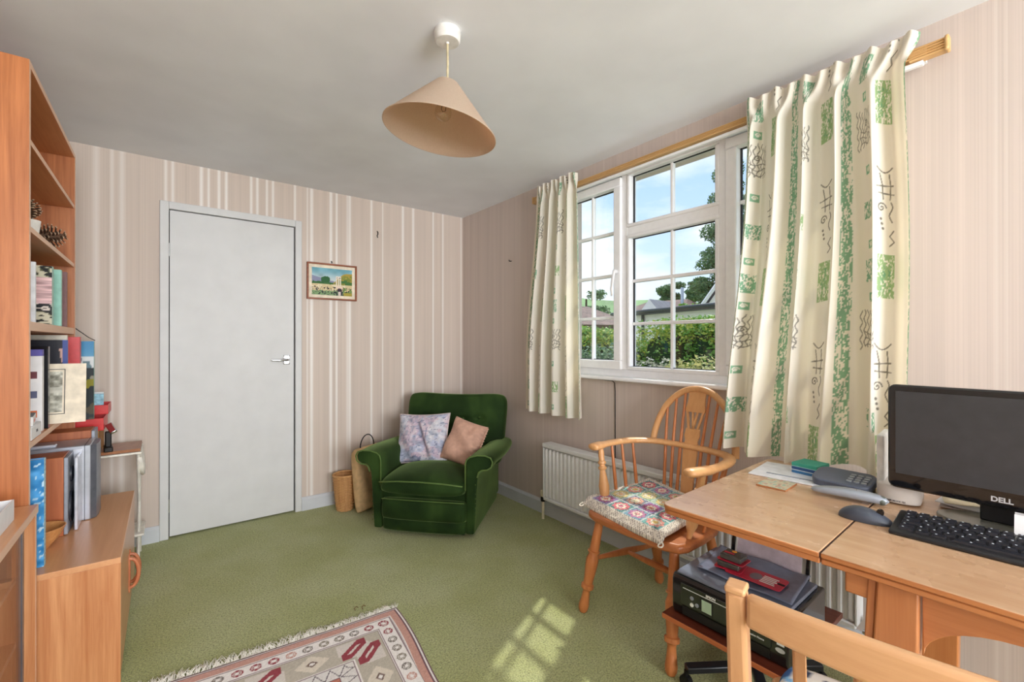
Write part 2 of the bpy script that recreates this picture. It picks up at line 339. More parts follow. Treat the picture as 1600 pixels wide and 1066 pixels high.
# outside sill and reveal
wb('outer_sill', [(.085, .30, WY0, WY1, WZ0 - .03, WZ0)], m=M_upvc)
# ---- curtain rail
M_pine = wood('varnished_pine', (198, 150, 92), (236, 200, 146), 1, 1.2, .3, .7)
cr = thing('curtain_rail', 'reeded varnished wood curtain rail above the window with white track under', 'curtain rail', (-.045, -2.08, 2.17))
def reeded(h, n, y0, y1):
    b = MB(); pr = [(.014, -h), (.014, h)]; q = 2 * h / n
    for k in range(n):
        for a in np.linspace(PI / 2, -PI / 2, 7): pr.append((-.010 - .007 * math.cos(a), h - q * (k + .5) + q * .48 * math.sin(a)))
    return b.prism(pr, y1 - y0, [[1, 0, 0], [0, 0, 1], [0, 1, 0]], (0, y0, .008))
reeded(.014, 4, -1.0, 1.03).build('rail', M_pine, cr, 40)
for y in (-1.0, 1.0):
    reeded(.022, 5, y - .045, y + .045).build('end_block', M_pine, cr, 40)
    b = MB(); y += .05 * (1 if y > 0 else -1); b.bx(-.022, .015, y - .006, y + .006, -.017, .033); b.build('end_cap', M_pine, cr, bevel=.005)
b = MB(); b.bx(-.008, .014, -.99, .99, -.030, -.016); b.build('track', M_upvc, cr, bevel=.003)
for y in (-.98, -.3, .4, .95):
    b = MB(); b.bx(.012, .044, y - .012, y + .012, -.012, .018); b.build('bracket', M_upvc, cr)
# ---- small wall fixings
M_dark = mat('dark_metal', (38, 36, 36), .45, .6); M_cable = mat('black_cable', (24, 23, 24), .5)
b = MB(); b.tube([(-.004, -.782, 2.055), (-.014, -.780, 2.045), (-.012, -.779, 2.03), (-.004, -.783, 2.02), (-.003, -.777, 2.005)], .0035, 6); o = b.build('wall_hook', M_dark, smooth=60)
for v in o.data.vertices: v.co = (v.co.y, v.co.x, v.co.z)
tag(o, 'bent dark picture hook on the striped wall above the armchair', 'hook')
b = MB(); b.tube([(0, -.705, 1.808), (-.02, -.705, 1.806), (-.022, -.705, 1.816)], .004, 6); tag(b.build('wall_nail', M_dark, smooth=60), 'small dark nail in the window wall left of the curtain', 'nail')
b = MB(); b.tube([(-.004, -1.50, .966), (-.0035, -1.62, .964), (-.003, -1.685, .962), (-.003, -1.703, .95), (-.003, -1.706, .90), (-.003, -1.706, .55), (-.003, -1.706, .10)], .0028, 6)
tag(b.build('wall_cable', M_cable, smooth=60), 'thin black cable running under the window sill and down the wall', 'cable')
# ================================================================ curtains
def stroke(C, U, V, pts, w, col, a=1.0):
    pts = np.array(pts); lo = pts.min(0) - w * 2; hi = pts.max(0) + w * 2
    m = (U > lo[0]) & (U < hi[0]) & (V > lo[1]) & (V < hi[1])
    if not m.any(): return
    P = np.stack([U[m], V[m]], -1); d = np.full(len(P), 9.)
    for p, q in zip(pts[:-1], pts[1:]):
        e = q - p; t = np.clip(((P - p) @ e) / (e @ e + 1e-12), 0, 1); d = np.minimum(d, np.hypot(*(P - p - t[:, None] * e).T))
    k = (1 - smoothstep(w * .5, w, d))[:, None] * a; C[m] = C[m] * (1 - k) + np.array(col) * k
def spiral(cx, cy, r, turns=1.6, n=22): return [(cx + r * (1 - i / n) * math.cos(turns * 2 * PI * i / n), cy + r * (1 - i / n) * math.sin(turns * 2 * PI * i / n)) for i in range(n)]
def curtain_paint(U, V, seed=1, P=.37):
    C = np.zeros(U.shape + (3,)); C[:] = (240, 236, 227); tex = vnoise(U * 420, V * 160, 3) * .6 + vnoise(U * 150, V * 60, 5) * .4
    grn = np.array((104, 162, 126.)); gr2 = np.array((134, 174, 112.)); ink = (122, 118, 108)
    def block(x0, x1, v0, v1, col, dens=.38):
        m = (U > x0) & (U < x1) & (V > v0) & (V < v1) & (tex > dens * 1.05); C[m] = C[m] * .2 + col * .8
    for k in range(-1, int(U.max() / P) + 2):
        u = k * P + .012; r = np.random.default_rng(seed * 50 + k + 5)
        m = (U > u) & (U < u + .031) & ((vnoise(U * 420, V * 150, 8) * .6 + vnoise(U * 240, V * 14, 9) * .4) > .46); C[m] = C[m] * .22 + grn * .78
        b = u + .085                                               # blocks, spirals and waves
        for v0 in (.0, .735, 1.47):
            for dv in (.055, .33, .60):
                block(b + .012, b + .042, v0 + dv - .016, v0 + dv + .016, grn * 1.05, .2); stroke(C, U, V, spiral(b + .027, v0 + dv, .010), .0028, (240, 236, 227))
            block(b - .008, b + .07, v0 + .15, v0 + .215, gr2 if k % 2 else grn, .42)
            block(b - .004, b + .06, v0 + .655, v0 + .735, grn, .42)
            for j in range(8):
                x = b - .025 + j * .0145; vv = np.linspace(v0 + .41 + r.random() * .02, v0 + .545 + r.random() * .02, 22)
                stroke(C, U, V, [(x + .0045 * math.sin(q * 150 + j * 1.3), q) for q in vv], .0026, ink, .85)
            for j in range(3): stroke(C, U, V, [(b - .01 + .09 * q, v0 + .43 + .022 * j + .006 * math.sin(q * 9 + j)) for q in np.linspace(0, 1, 14)], .0026, ink, .85)
            stroke(C, U, V, spiral(b + .03, v0 + .50, .014), .0026, ink)
        c = u + .215                                               # tall blocks and figures
        for v0 in (-.10, .52, 1.14):
            block(c, c + .065, v0 + .08, v0 + .235, gr2, .36); block(c + .012, c + .05, v0 + .10, v0 + .21, grn, .62)
            g = v0 + .33
            stroke(C, U, V, [(c + .01, g + .19), (c + .02, g + .15), (c + .022, g + .10)], .003, ink); stroke(C, U, V, [(c - .005, g + .145), (c + .06, g + .15)], .003, ink); stroke(C, U, V, [(c + .004, g + .122), (c + .062, g + .118)], .003, ink)
            stroke(C, U, V, [(c + .045, g + .19), (c + .05, g + .15), (c + .047, g + .10)], .003, ink); stroke(C, U, V, [(c - .002 + .06 * q, g + .215 - .02 * math.sin(q * PI)) for q in np.linspace(0, 1, 9)], .003, ink)
            stroke(C, U, V, spiral(c + .015, g + .07, .018), .003, ink); stroke(C, U, V, [(c + .05 + .006 * math.sin(q * 7), g + .09 - .07 * q) for q in np.linspace(0, 1, 12)], .003, ink)
            for q in range(3): stroke(C, U, V, [(c + .012 + .004 * q, g + .03 - .017 * q), (c + .013 + .004 * q, g + .029 - .017 * q)], .006, ink)
            stroke(C, U, V, [(c + .06, g - .01), (c + .045, g - .03), (c + .062, g - .05), (c + .045, g - .065)], .003, ink)
    return C
M_cloth = vmat('printed_curtain_cotton', .85, .15, 700, .15, .30)
M_tape = mat('cream_lining', (236, 230, 215), .9)
def curtain(name, label, yl, yr, xc, amp, nf, zt, zb, cloth, seed, extra=None, nx=380, ny=480, phase=0.):
    th = thing(name, label, 'curtain', (float(xc(0.)), float((yl(0.) + yr(0.)) / 2), float(zb(np.array(.5)))), group='printed curtains at the window')
    s = np.linspace(0, 1, nx)[None, :]; t = np.linspace(0, 1, ny)[:, None]      # t 0 bottom .. 1 top
    r = np.random.default_rng(seed); ph = [r.random() * 6 for _ in range(4)]
    w = s + .018 * np.sin(2 * PI * s * 2 + ph[0]) * (1 - t * .6) + .012 * np.sin(2 * PI * s * 3.3 + ph[1] + 2 * t)
    ang = 2 * PI * nf * w + phase
    fold = np.sin(ang) + .33 * np.sin(2 * ang + ph[2] + .8 * t) + .22 * np.sin(.5 * ang + ph[3])
    tight = np.sin(2 * PI * nf * 2 * s + phase); top = smoothstep(.90, .985, t)
    x = xc(t) + amp(t) * fold * (1 - top) + .012 * tight * top + 0 * s
    sh = .35 * amp(t) * np.cos(ang) * (1 - top)
    y = yl(t) + (yr(t) - yl(t)) * s + sh * np.sin(PI * s)
    z = zb(s) + (zt - zb(s)) * t + .008 * np.sin(PI * 2 * nf * s + 1.) * t ** 10
    if extra: x, y, z = extra(s, t, x, y, z)
    P = np.stack(np.broadcast_arrays(x, y, z), -1) - np.array(th.location)
    U = np.broadcast_to(s * cloth, P.shape[:2]).copy(); V = np.broadcast_to(t * (zt - float(zb(np.array(.5)))), P.shape[:2]).copy()
    grid('cloth', P, M_cloth, th, curtain_paint(U, V, seed))
    k = int(ny * .955); b = MB()                                                  # heading tape stitched across the back
    hp = P[k:, ::6].copy(); hp[..., 0] += .004; grid('heading_tape', hp, M_tape, th)
    return th
curtain('curtain', 'narrow cream curtain with green print hanging left of the window', lambda t: -.985 - .13 * smoothstep(.2, 1, t) - .02 * t, lambda t: -1.555 + .055 * t,
        lambda t: -.112 - .012 * (1 - t), lambda t: .020 + .016 * (1 - t), 4.6, 2.232, lambda s: .722 + .004 * s, .80, 2, nx=330)
def drape(s, t, x, y, z):
    lo = (1 - t) ** 1.3; g = np.exp(-((s - .80 + .02 * lo) / .06) ** 2)
    x = x - .075 * g * lo; y = y - .055 * g * lo - .03 * np.exp(-((s - .72) / .08) ** 2) * lo; z = z - 0 * s
    return x, y, z
curtain('curtain', 'wide cream curtain with green print draped onto the desk right of the window', lambda t: -2.425 - .075 * t, lambda t: -3.055 - .02 * np.cos(t * PI) * t - .035 * smoothstep(.93, 1, t),
        lambda t: -.098 - .105 * smoothstep(.75, 0, t), lambda t: .029 + .022 * (1 - t), 5.4, 2.236, lambda s: .742 + .012 * np.cos(s * 9), 1.13, 4, drape, 440, 500, phase=2.2)
# ================================================================ radiator
M_rad = mat('white_radiator_enamel', (228, 230, 231), .3, var=.015)
rd = thing('radiator', 'long white ribbed panel radiator under the window', 'radiator', (-.07, -2.04, .12))
prof = []; y0, y1, per = -2.895, -1.195, .0345
n = int(round((y1 - y0) / per)); per = (y1 - y0) / n; ys = []; xs = []
for i in range(n):
    for a, d in ((0, 0), (.16, 0), (.34, .011), (.62, .011), (.80, 0)): ys.append(y0 + (i + a) * per); xs.append(-.098 - d)
ys.append(y1); xs.append(-.098); zz = [.165, .178, .475, .488]; P = np.zeros((4, len(ys), 3))
for j, z in enumerate(zz):
    for i in range(len(ys)): P[j, i] = ((xs[i] if 0 < j < 3 else -.098), ys[i], z)
me = grid('ribbed_panel', P - np.array(rd.location), M_rad, rd, smooth=35)
b = MB(); b.bx(-.092, -.045, y0, y1, .15, .50); b.build('rear_panel', M_rad, rd, bevel=.004, world=True)
b = MB(); b.bx(-.118, -.040, y0 - .004, y1 + .004, .496, .523); b.build('top_cover', M_rad, rd, bevel=.004, world=True)
b = MB(); b.bx(-.112, -.096, y0, y1, .145, .166); b.build('bottom_rail', M_rad, rd, bevel=.005, world=True)
for y in (y0 - .001, y1 + .001):
    b = MB(); b.bx(-.112, -.042, y - .004, y + .004, .16, .50); b.build('side_cover', M_rad, rd, bevel=.002, world=True)
for y in (y0 + .25, y1 - .25):
    b = MB(); b.bx(-.045, -.001, y - .02, y + .02, .18, .45); b.build('wall_bracket', M_rad, rd, world=True)
M_cream = mat('cream_plastic', (226, 217, 190), .4)
for k, (y, lab) in enumerate(((-1.152, 'cream-topped radiator valve on a pipe at the radiator end nearest the armchair'), (-2.945, 'bare metal radiator valve at the radiator end under the desk'))):
    v = thing('radiator_valve', lab, 'valve', (-.075, y, 0)); s_ = 1 if k == 0 else -1
    b = MB(); b.tube([(0, 0, 0), (0, 0, .125)], .0095, 12); b.build('pipe', M_cream if k == 0 else M_chrome, v, 60)
    b = MB(); b.lathe([(.014, .118), (.016, .124), (.016, .142), (.013, .150)], n=14); b.tube([(0, 0, .134), (0, -s_ * .038, .134)], .008, 10); b.build('valve_body', M_dark if k == 0 else M_chrome, v, 50)
    b = MB(); b.lathe([(.011, .150), (.017, .154), (.019, .175), (.017, .190), (.010, .193)], n=16); b.build('valve_cap', M_cream if k == 0 else M_chrome, v, 50)
# ================================================================ armchair in the corner
def pillow(name, m, parent, W, D, T, flat=.35, nx=40, ny=40, M=None, o=(0, 0, 0), shape=None, color=None, disp=None, concave=.0, round_=.0):
    s = np.linspace(-1, 1, nx)[None, :]; t = np.linspace(-1, 1, ny)[:, None]
    f = np.clip((1 - s ** 2) * (1 - t ** 2), 0, 1) ** flat
    X = W / 2 * s * (1 - concave * (1 - t ** 2)) * np.sqrt(1 - round_ * t ** 8) + 0 * t; Y = D / 2 * t * (1 - concave * (1 - s ** 2)) * np.sqrt(1 - round_ * s ** 8) + 0 * s
    Z = T / 2 * f; d = disp(s + 0 * t, t + 0 * s) if disp is not None else 0
    A = np.stack([X, Y, Z + d * (f > 0)], -1); B = np.stack([X, Y, -Z * .8], -1)
    if shape is not None: A = shape(A); B = shape(B)
    Mx = np.array(M if M is not None else np.eye(3)); A = A @ Mx.T + np.array(o); B = B @ Mx.T + np.array(o)
    i = np.arange(nx * ny).reshape(ny, nx); j = i + nx * ny
    j2 = j.copy(); j2[0] = i[0]; j2[-1] = i[-1]; j2[:, 0] = i[:, 0]; j2[:, -1] = i[:, -1]
    F = np.concatenate([np.stack([i[:-1, :-1], i[:-1, 1:], i[1:, 1:], i[1:, :-1]], -1).reshape(-1, 4), np.stack([j2[:-1, :-1], j2[1:, :-1], j2[1:, 1:], j2[:-1, 1:]], -1).reshape(-1, 4)])
    me = bpy.data.meshes.new(name); me.from_pydata(np.concatenate([A.reshape(-1, 3), B.reshape(-1, 3)]).tolist(), [], F.tolist()); me.materials.append(m)
    if color is not None:
        c = color(s + 0 * t, t + 0 * s).reshape(-1, 3); setcol(me, np.concatenate([c, c]))
    ob = link(name, me, parent, 180)
    bm = bmesh.new(); bm.from_mesh(me); bmesh.ops.delete(bm, geom=[v for v in bm.verts if not v.link_faces], context='VERTS'); bmesh.ops.recalc_face_normals(bm, faces=bm.faces); bm.to_mesh(me); bm.free()
    me.polygons.foreach_set('use_smooth', [True] * len(me.polygons)); return ob
t = NT('green_velvet'); co = t.coords(); nz = t.noise(co, 3.2, 3, .5, .3)
t.set(Base_Color=t.ramp(nz, [(.36, (26, 43, 18)), (.5, (37, 58, 25)), (.66, (58, 82, 38))]), Roughness=.75, Sheen_Weight=.8); t.b.inputs['Sheen Roughness'].default_value = .32
t.b.inputs['Sheen Tint'].default_value = lin((168, 196, 126)); t.b.inputs['Specular IOR Level'].default_value = .12; t.bump(t.noise(co, 500, 2), .2, .001); M_velvet = t.m
M_piping = mat('velvet_piping', (86, 112, 52), .7, sheen=.6, sheen_c=(190, 205, 130))
ac = thing('armchair', 'dark green velvet armchair with scroll arms in the room corner', 'armchair', (-.841, -.907, 0), -.8347)
R = rotm
b = MB(); b.bx(-.295, .295, .02, .72, .035, .30); b.build('base', M_velvet, ac, bevel=.02, seg=3)
def seatshape(A): A = A.copy(); A[..., 2] += -.035 * smoothstep(-.05, .28, A[..., 1]); return A
pillow('seat_cushion', M_velvet, ac, .548, .62, .145, .20, 48, 48, o=(.002, .245, .302), shape=seatshape, disp=lambda s, t: .025 * (1 - s ** 2) * (1 - t ** 2), round_=.12)
def pip(path, parent=ac, name='piping', r=.0042): b = MB(); b.tube(path, r, 6); return b.build(name, M_piping, parent, 180)
pip([(-.262, -.052, .335), (-.14, -.056, .345), (0, -.057, .348), (.15, -.056, .344), (.266, -.052, .334)])
pillow('front_panel', M_velvet, ac, .128, .550, .110, .24, 24, 44, M=[[0, 1, 0], [0, 0, -1], [1, 0, 0]], o=(.005, .006, .162), round_=.1)
pillow('lower_front_panel', M_velvet, ac, .082, .545, .095, .26, 20, 44, M=[[0, 1, 0], [0, 0, -1], [1, 0, 0]], o=(.005, .014, .066), round_=.1)
pip([(-.262, -.018, .2225), (-.1, -.026, .2235), (.12, -.026, .2235), (.268, -.018, .222)], r=.003)
sc = [(.272, .03), (.272, .30), (.272, .455), (.280, .483), (.300, .500), (.345, .512), (.395, .512), (.428, .500), (.440, .475), (.432, .445), (.405, .428), (.375, .425), (.355, .412), (.345, .38), (.338, .30), (.330, .16), (.322, .03)]
for sgn in (-1, 1):
    b = MB(); V = []; nseg = 12
    for i in range(nseg + 1):
        v = .0 + .66 * i / nseg; k = i / nseg; sag = -.025 * smoothstep(.1, 1, k); fl = 1 + .10 * math.sin(k * PI) * 1.0
        for u, z in sc:
            uu = .272 + (u - .272) * (fl if z > .4 else 1); zz = z + (sag if z > .42 else 0); dv = .012 if i == 0 and z > .4 and .29 < u < .42 else 0
            V.append((sgn * uu, v - dv * .5, zz))
    m = len(sc); F = [tuple((i * m + k, i * m + (k + 1) % m, (i + 1) * m + (k + 1) % m, (i + 1) * m + k))[::sgn] for i in range(nseg) for k in range(m)]
    F += [tuple(range(m))[::-sgn], tuple(range(nseg * m, (nseg + 1) * m))[::sgn]]
    b.add(V, F); a = b.build('arm', M_velvet, ac, 45, bevel=.010, seg=3)
    pp = [(sgn * u, -.010, z) for u, z in sc[1:14]]; pip(pp, a)
    b = MB()
    for i in range(10): b.blob((sgn * .332, .004, .08 + .028 * i), (.003, .003, .003), 6, 4)
    tag(b.build('stud_row', M_piping, a, 180), kind='stuff')
def backshape(A):
    A = A.copy(); u = A[..., 0]; h = A[..., 1] / .25      # -1..1 bottom->top
    A[..., 1] += .018 * smoothstep(.3, 1, h) * (np.abs(u) / .36) ** 2 - .01 * smoothstep(.5, 1, h)
    A[..., 0] *= 1 + .03 * h; return A
btn = [(-.52, .28), (-.18, .25), (.18, .24), (.52, .28)]
def backdisp(s, t): return -.028 * sum(np.exp(-(((s - a) / .10) ** 2 + ((t - q) / .10) ** 2)) for a, q in btn) - .01 * np.exp(-((t - .25) / .05) ** 2) * (np.abs(s) < .6)
lean = .23; Mb = R(PI / 2 - lean, 0, 0)
pillow('backrest', M_velvet, ac, .752, .53, .18, .15, 60, 50, M=Mb, o=(.018, .635, .545), shape=backshape, disp=backdisp, round_=.16)
b = MB(); b.bx(-.30, .32, .66, .76, .04, .62); b.build('back_frame', M_velvet, ac, bevel=.03, seg=3)
for a, q in btn:
    p = np.array([.752 / 2 * a, .53 / 2 * q, .062]) @ np.array(Mb).T + np.array((.012, .635, .545)); b = MB(); b.blob(p, (.011, .009, .011), 10, 6); b.build('button', M_velvet, ac, 180)
for u, v in ((-.24, .06), (.24, .06), (-.25, .66), (.25, .66)):
    b = MB(); b.tube([(u - .009, v, .018), (u + .009, v, .018)], .018, 14); b.tube([(u, v, .02), (u, v, .045)], .006, 8); b.build('castor', M_dark, ac, 50)
# cushions on the armchair
ca = np.cos(-.8347); sa = np.sin(-.8347)
def acw(u, v, z): return (-.841 + u * ca - v * sa, -.907 + u * sa + v * ca, z)
def floral(s, t):
    C = np.zeros(s.shape + (3,)); C[:] = (203, 203, 214); a = vnoise(s * 3 + 9, t * 3 + 4, 11); c = vnoise(s * 4 + 30, t * 4 + 8, 12); d = vnoise(s * 9 + 5, t * 9 + 7, 13); e = vnoise(s * 22 + 3, t * 22, 14)
    for f, col, th in ((a, (166, 174, 205), .55), (c, (206, 172, 186), .62), (d, (148, 158, 180), .66), (d, (226, 222, 226), -.3)):
        m = f > th if th > 0 else f < -th; C[m] = C[m] * .45 + np.array(col) * .55
    ln = np.abs(vnoise(s * 6 + 2, t * 6 + 3, 15) - .5) < .025; C[ln] = (128, 132, 158); C += ((e - .5) * 26)[..., None]; return np.clip(C, 0, 255)
M_floral = vmat('floral_cotton', .85, .2, 400); M_pinkc = mat('dusty_pink_velvet', (200, 158, 138), .8, sheen=.3, sheen_c=(240, 205, 190), bump=.1, bs=60); M_cord = mat('pale_piping_cord', (222, 206, 204), .8)
def crease(s, t): return -.045 * np.exp(-((s - .05 + .35 * t) / .10) ** 2) * smoothstep(.95, .2, np.abs(t)) + .006 * np.sin(9 * s + 4 * t)
c1 = thing('scatter_cushion', 'lilac and grey floral cushion with piped edge on the green armchair', 'cushion', acw(-.14, .36, .355), -.8347, 'cushions on the green armchair')
Mc = R(PI / 2 - .38, 0, 0) @ R(0, 0, .05)
pillow('cover', M_floral, c1, .37, .345, .15, .42, 60, 60, M=Mc, o=(0, 0, .165), color=floral, disp=crease, concave=.07)
Pc = [np.array([x, y, 0]) @ np.array(Mc).T + (0, 0, .165) for x, y in [(.185 * a * (1 - .07 * (1 - q * q)), .1725 * q * (1 - .07 * (1 - a * a))) for a, q in [(-1 + .25 * i, 1) for i in range(9)] + [(1, 1 - .25 * i) for i in range(1, 9)] + [(1 - .25 * i, -1) for i in range(1, 9)] + [(-1, -1 + .25 * i) for i in range(1, 9)]]]
b = MB(); b.tube(Pc, .0045, 6); b.build('piping', M_cord, c1, 180)
c2 = thing('scatter_cushion', 'dusty pink cushion with gathered edge on the green armchair', 'cushion', acw(.165, .33, .355), -.8347, 'cushions on the green armchair')
Mc2 = R(PI / 2 - .42, 0, 0) @ R(0, 0, -.30)
def gather(s, t): return .007 * np.sin(34 * t) * smoothstep(.55, 1, s) * (s < .99) + .010 * np.sin(5 * t + 3 * s) - .02 * np.exp(-((s - .2) / .18) ** 2 - ((t - .55) / .2) ** 2)
pillow('cover', M_pinkc, c2, .245, .30, .14, .4, 56, 56, M=Mc2, o=(0, 0, .155), disp=gather, concave=.05)
b = MB(); b.tube([np.array([.122 + .004 * math.sin(i * 2.4), -.14 + .28 * i / 40, .004 * math.cos(i * 2.4)]) @ np.array(Mc2).T + (0, 0, .155) for i in range(41)], .006, 6); b.build('gathered_edge', M_pinkc, c2, 180)
# ================================================================ basket, bag, picture, pendant lamp
M_wick = wood('wicker', (166, 110, 62), (232, 184, 124), 2, 3, .6, .7)
bk = thing('wicker_basket', 'small round woven wicker waste basket by the back wall', 'basket', (-1.078, -.165, 0))
def coil(i, nn=26): return .052 + .026 * (i / nn) ** .8
for i in range(26):
    b = MB(); r = coil(i); z = .006 + i * .0093
    b.tube([((r + .003 * math.sin(k * PI * .5 + (i % 2) * PI)) * math.cos(2 * PI * k / 40), (r + .003 * math.sin(k * PI * .5 + (i % 2) * PI)) * math.sin(2 * PI * k / 40), z) for k in range(41)], .0052, 6, cap=False); b.build('woven_ring', M_wick, bk, 180)
b = MB(); b.lathe([(.001, .002), (.050, .002), (.073, .24), (.071, .24), (.048, .008), (.001, .008)], n=28, cap=False); b.build('liner', M_wick, bk, 60)
b = MB(); b.tube([(.0785 * math.cos(2 * PI * k / 40), .0785 * math.sin(2 * PI * k / 40), .250 + .002 * math.sin(k * PI)) for k in range(41)], .008, 8); b.build('rim', M_wick, bk, 180)
M_canvas = mat('beige_canvas', (214, 178, 132), .85, bump=.2, bs=300)
bg = thing('tote_bag', 'beige canvas bag with dark handle standing behind the armchair', 'bag', (-.93, -.24, 0), .5)
pillow('bag_body', M_canvas, bg, .30, .44, .10, .25, 30, 30, M=R(PI / 2 - .10, 0, 0), o=(0, 0, .225), disp=lambda s, t: .006 * np.sin(6 * s + 3 * t), round_=.1)
b = MB(); b.tube([(.07 * math.cos(a), 0.02, .44 + .085 * math.sin(a)) for a in np.linspace(0, PI, 16)], .004, 6); b.build('handle', M_dark, bg, 180)
b = MB(); b.tube([(-.02, -.055, .02), (-.02, -.058, .22), (-.02, -.03, .43)], .003, 6); b.build('seam', M_canvas, bg, 180)
M_frame = wood('picture_frame_wood', (110, 52, 24), (165, 92, 50), 0, 2, .35)
pc = thing('framed_picture', 'small framed painting of ruins among green hills on the back wall', 'picture', (-1.121, -.002, 1.63)); Wp, Hp = .352, .264
for z in (-1, 1):
    b = MB(); b.bx(-Wp / 2, Wp / 2, -.020, 0, z * (Hp / 2 - .006) - .006, z * (Hp / 2 - .006) + .006); b.build('frame_rail', M_frame, pc, bevel=.002)
for x in (-1, 1):
    b = MB(); b.bx(x * (Wp / 2 - .006) - .006, x * (Wp / 2 - .006) + .006, -.020, 0, -Hp / 2 + .012, Hp / 2 - .012); b.build('frame_rail', M_frame, pc, bevel=.002)
b = MB(); b.bx(-Wp / 2 + .01, Wp / 2 - .01, -.008, -.002, -Hp / 2 + .01, Hp / 2 - .01); b.build('mount', mat('cream_mount', (238, 226, 205), .8), pc)
def ruins(X, Y):   # 0..1, Y up
    C = np.zeros(X.shape + (3,)); n1 = vnoise(X * 9, Y * 7, 21); n2 = vnoise(X * 26, Y * 22, 22); n3 = vnoise(X * 50, Y * 30, 23)
    sky = smoothstep(.5, 1, Y)[..., None]; C[:] = np.array((196, 206, 210)) * (1 - sky) + np.array((112, 172, 190)) * sky; C += ((n1 - .5) * 40)[..., None]
    def put(m, c): C[m] = np.array(c)
    put(Y < .70 - .35 * X + .02 * n2, (138, 142, 172))
    hill = .38 + .45 * smoothstep(.42, .85, X) + .03 * n1; put((Y < hill) & (X > .40), (176, 152, 62)); put((Y < hill - .06) & (X > .40) & (n2 > .45), (128, 138, 52)); put((Y < .56 + .05 * n2) & (X > .68) & (n1 > .3), (66, 112, 50))
    put((Y < .47 + .06 * n2) & (X < .45), (52, 104, 52)); put(((X - .33) / .11) ** 2 + ((Y - .55) / .15) ** 2 < .8 + .5 * n2, (36, 96, 48)); put((Y < .48) & (X > .28) & (X < .56) & (n2 > .35), (58, 108, 54))
    put(Y < .40 + .02 * n1, (214, 196, 152)); put((Y < .40) & (n2 > .62), (232, 220, 190)); put((Y < .32) & (n3 > .64), (44, 34, 40)); put((Y < .14 + .05 * n2), (128, 160, 110)); put((Y < .15) & (n3 > .58), (40, 44, 48)); put((X > .78) & (Y < .30) & (n2 > .4), (104, 142, 66)); put((X > .78) & (Y < .12), (168, 154, 60))
    for a in (.60, .655, .70): put((np.abs(X - a) < .014) & (Y > .30) & (Y < .66), (232, 222, 204))
    put((X > .585) & (X < .715) & (Y > .62) & (Y < .72), (236, 226, 210)); put((X > .60) & (X < .70) & (Y > .64) & (Y < .675) & (n3 > .5), (70, 60, 60)); put((X > .59) & (X < .74) & (Y > .26) & (Y < .36), (236, 214, 196)); put(((X - .68) / .07) ** 2 + ((Y - .20) / .09) ** 2 < .8, (52, 34, 48)); put((np.abs(X - .68) < .03) & (np.abs(Y - .08) < .07), (222, 206, 200))
    return C
gx, gz = np.meshgrid(np.linspace(0, 1, 130), np.linspace(0, 1, 90)); Pp = np.stack([-.142 + .284 * gx, np.full_like(gx, -.0095), -.098 + .196 * gz], -1)
grid('painting', Pp, vmat('painted_paper', .5), pc, ruins(gx, gz), smooth=180)
b = MB(); b.tube([(-.005, -.001, .152), (-.005, -.012, .147), (-.005, -.012, .137)], .004, 6); b.build('hanging_hook', M_dark, pc, 60)
# pendant
LX, LY = -1.305, -2.03
lp = thing('pendant_lamp', 'cream cone shaded pendant lamp hanging from the ceiling', 'lamp', (LX, LY, H)); M_white = mat('white_plastic', (228, 226, 222), .35)
b = MB(); b.lathe([(.001, 0), (.045, 0), (.047, -.008), (.045, -.034), (.040, -.040), (.006, -.041), (.005, -.046), (.001, -.046)][::-1], n=32, cap=False); b.build('ceiling_rose', M_white, lp, 40)
b = MB(); b.tube([(0, 0, -.04), (.001, 0, -.12), (0, .001, -.20)], .0042, 8); b.build('flex', mat('aged_flex', (196, 184, 150), .5), lp, 60)
tilt = Matrix.Rotation(math.radians(8.5), 3, Vector((-.79, .61, 0)).cross(Vector((0, 0, 1)))) ; A_ = np.array(tilt)
# choose the sign so that the right hand rim hangs lower
if (A_ @ np.array((.79, -.61, 0)))[2] > 0: A_ = np.array(tilt.inverted())
po = np.array((0, 0, -.185)); t = NT('lamp_shade_fabric'); t.set(Base_Color=t.ramp(t.noise(t.coords((200, 200, 40)), 1), [(.3, (214, 202, 182)), (.7, (224, 212, 194))]), Roughness=.8)
trn = t.new('BsdfTranslucent'); trn.inputs[0].default_value = lin((226, 186, 150)); mx = t.new('MixShader'); mx.inputs[0].default_value = .5; t.l.new(t.b.outputs[0], mx.inputs[1]); t.l.new(trn.outputs[0], mx.inputs[2]); t.l.new(mx.outputs[0], t.out.inputs[0]); M_shade = t.m
b = MB(); b.lathe([(.040, 0), (.198, -.175), (.1965, -.1765), (.038, -.002)], po, 64, A_, cap=False)
b.f += [tuple((3 * 64 + k, 3 * 64 + (k + 1) % 64, (k + 1) % 64, k)) for k in range(64)]; b.mi += [0] * 64; b.build('shade', M_shade, lp, 40)
b = MB(); b.tube([tuple(po + A_ @ np.array((.1975 * math.cos(2 * PI * k / 64), .1975 * math.sin(2 * PI * k / 64), -.1755))) for k in range(65)], .0022, 6, cap=False); b.build('rim_trim', M_shade, lp, 180)
b = MB(); b.tube([tuple(po + A_ @ np.array((r, 0, z))) for r, z in ((.041, -.001), (.196, -.1735))], .0012, 4); b.build('shade_seam', M_shade, lp, 180)
b = MB(); b.lathe([(.006, .0), (.017, -.004), (.018, -.05), (.015, -.056)], po, 16, A_); hd = b.build('lamp_holder', M_white, lp, 40)
for k in range(3):
    a = 2 * PI * k / 3; b = MB(); b.tube([tuple(po + A_ @ np.array((.016 * math.cos(a), .016 * math.sin(a), -.004))), tuple(po + A_ @ np.array((.040 * math.cos(a), .040 * math.sin(a), -.002)))], .0015, 5); b.build('shade_spoke', M_dark, hd, 60)
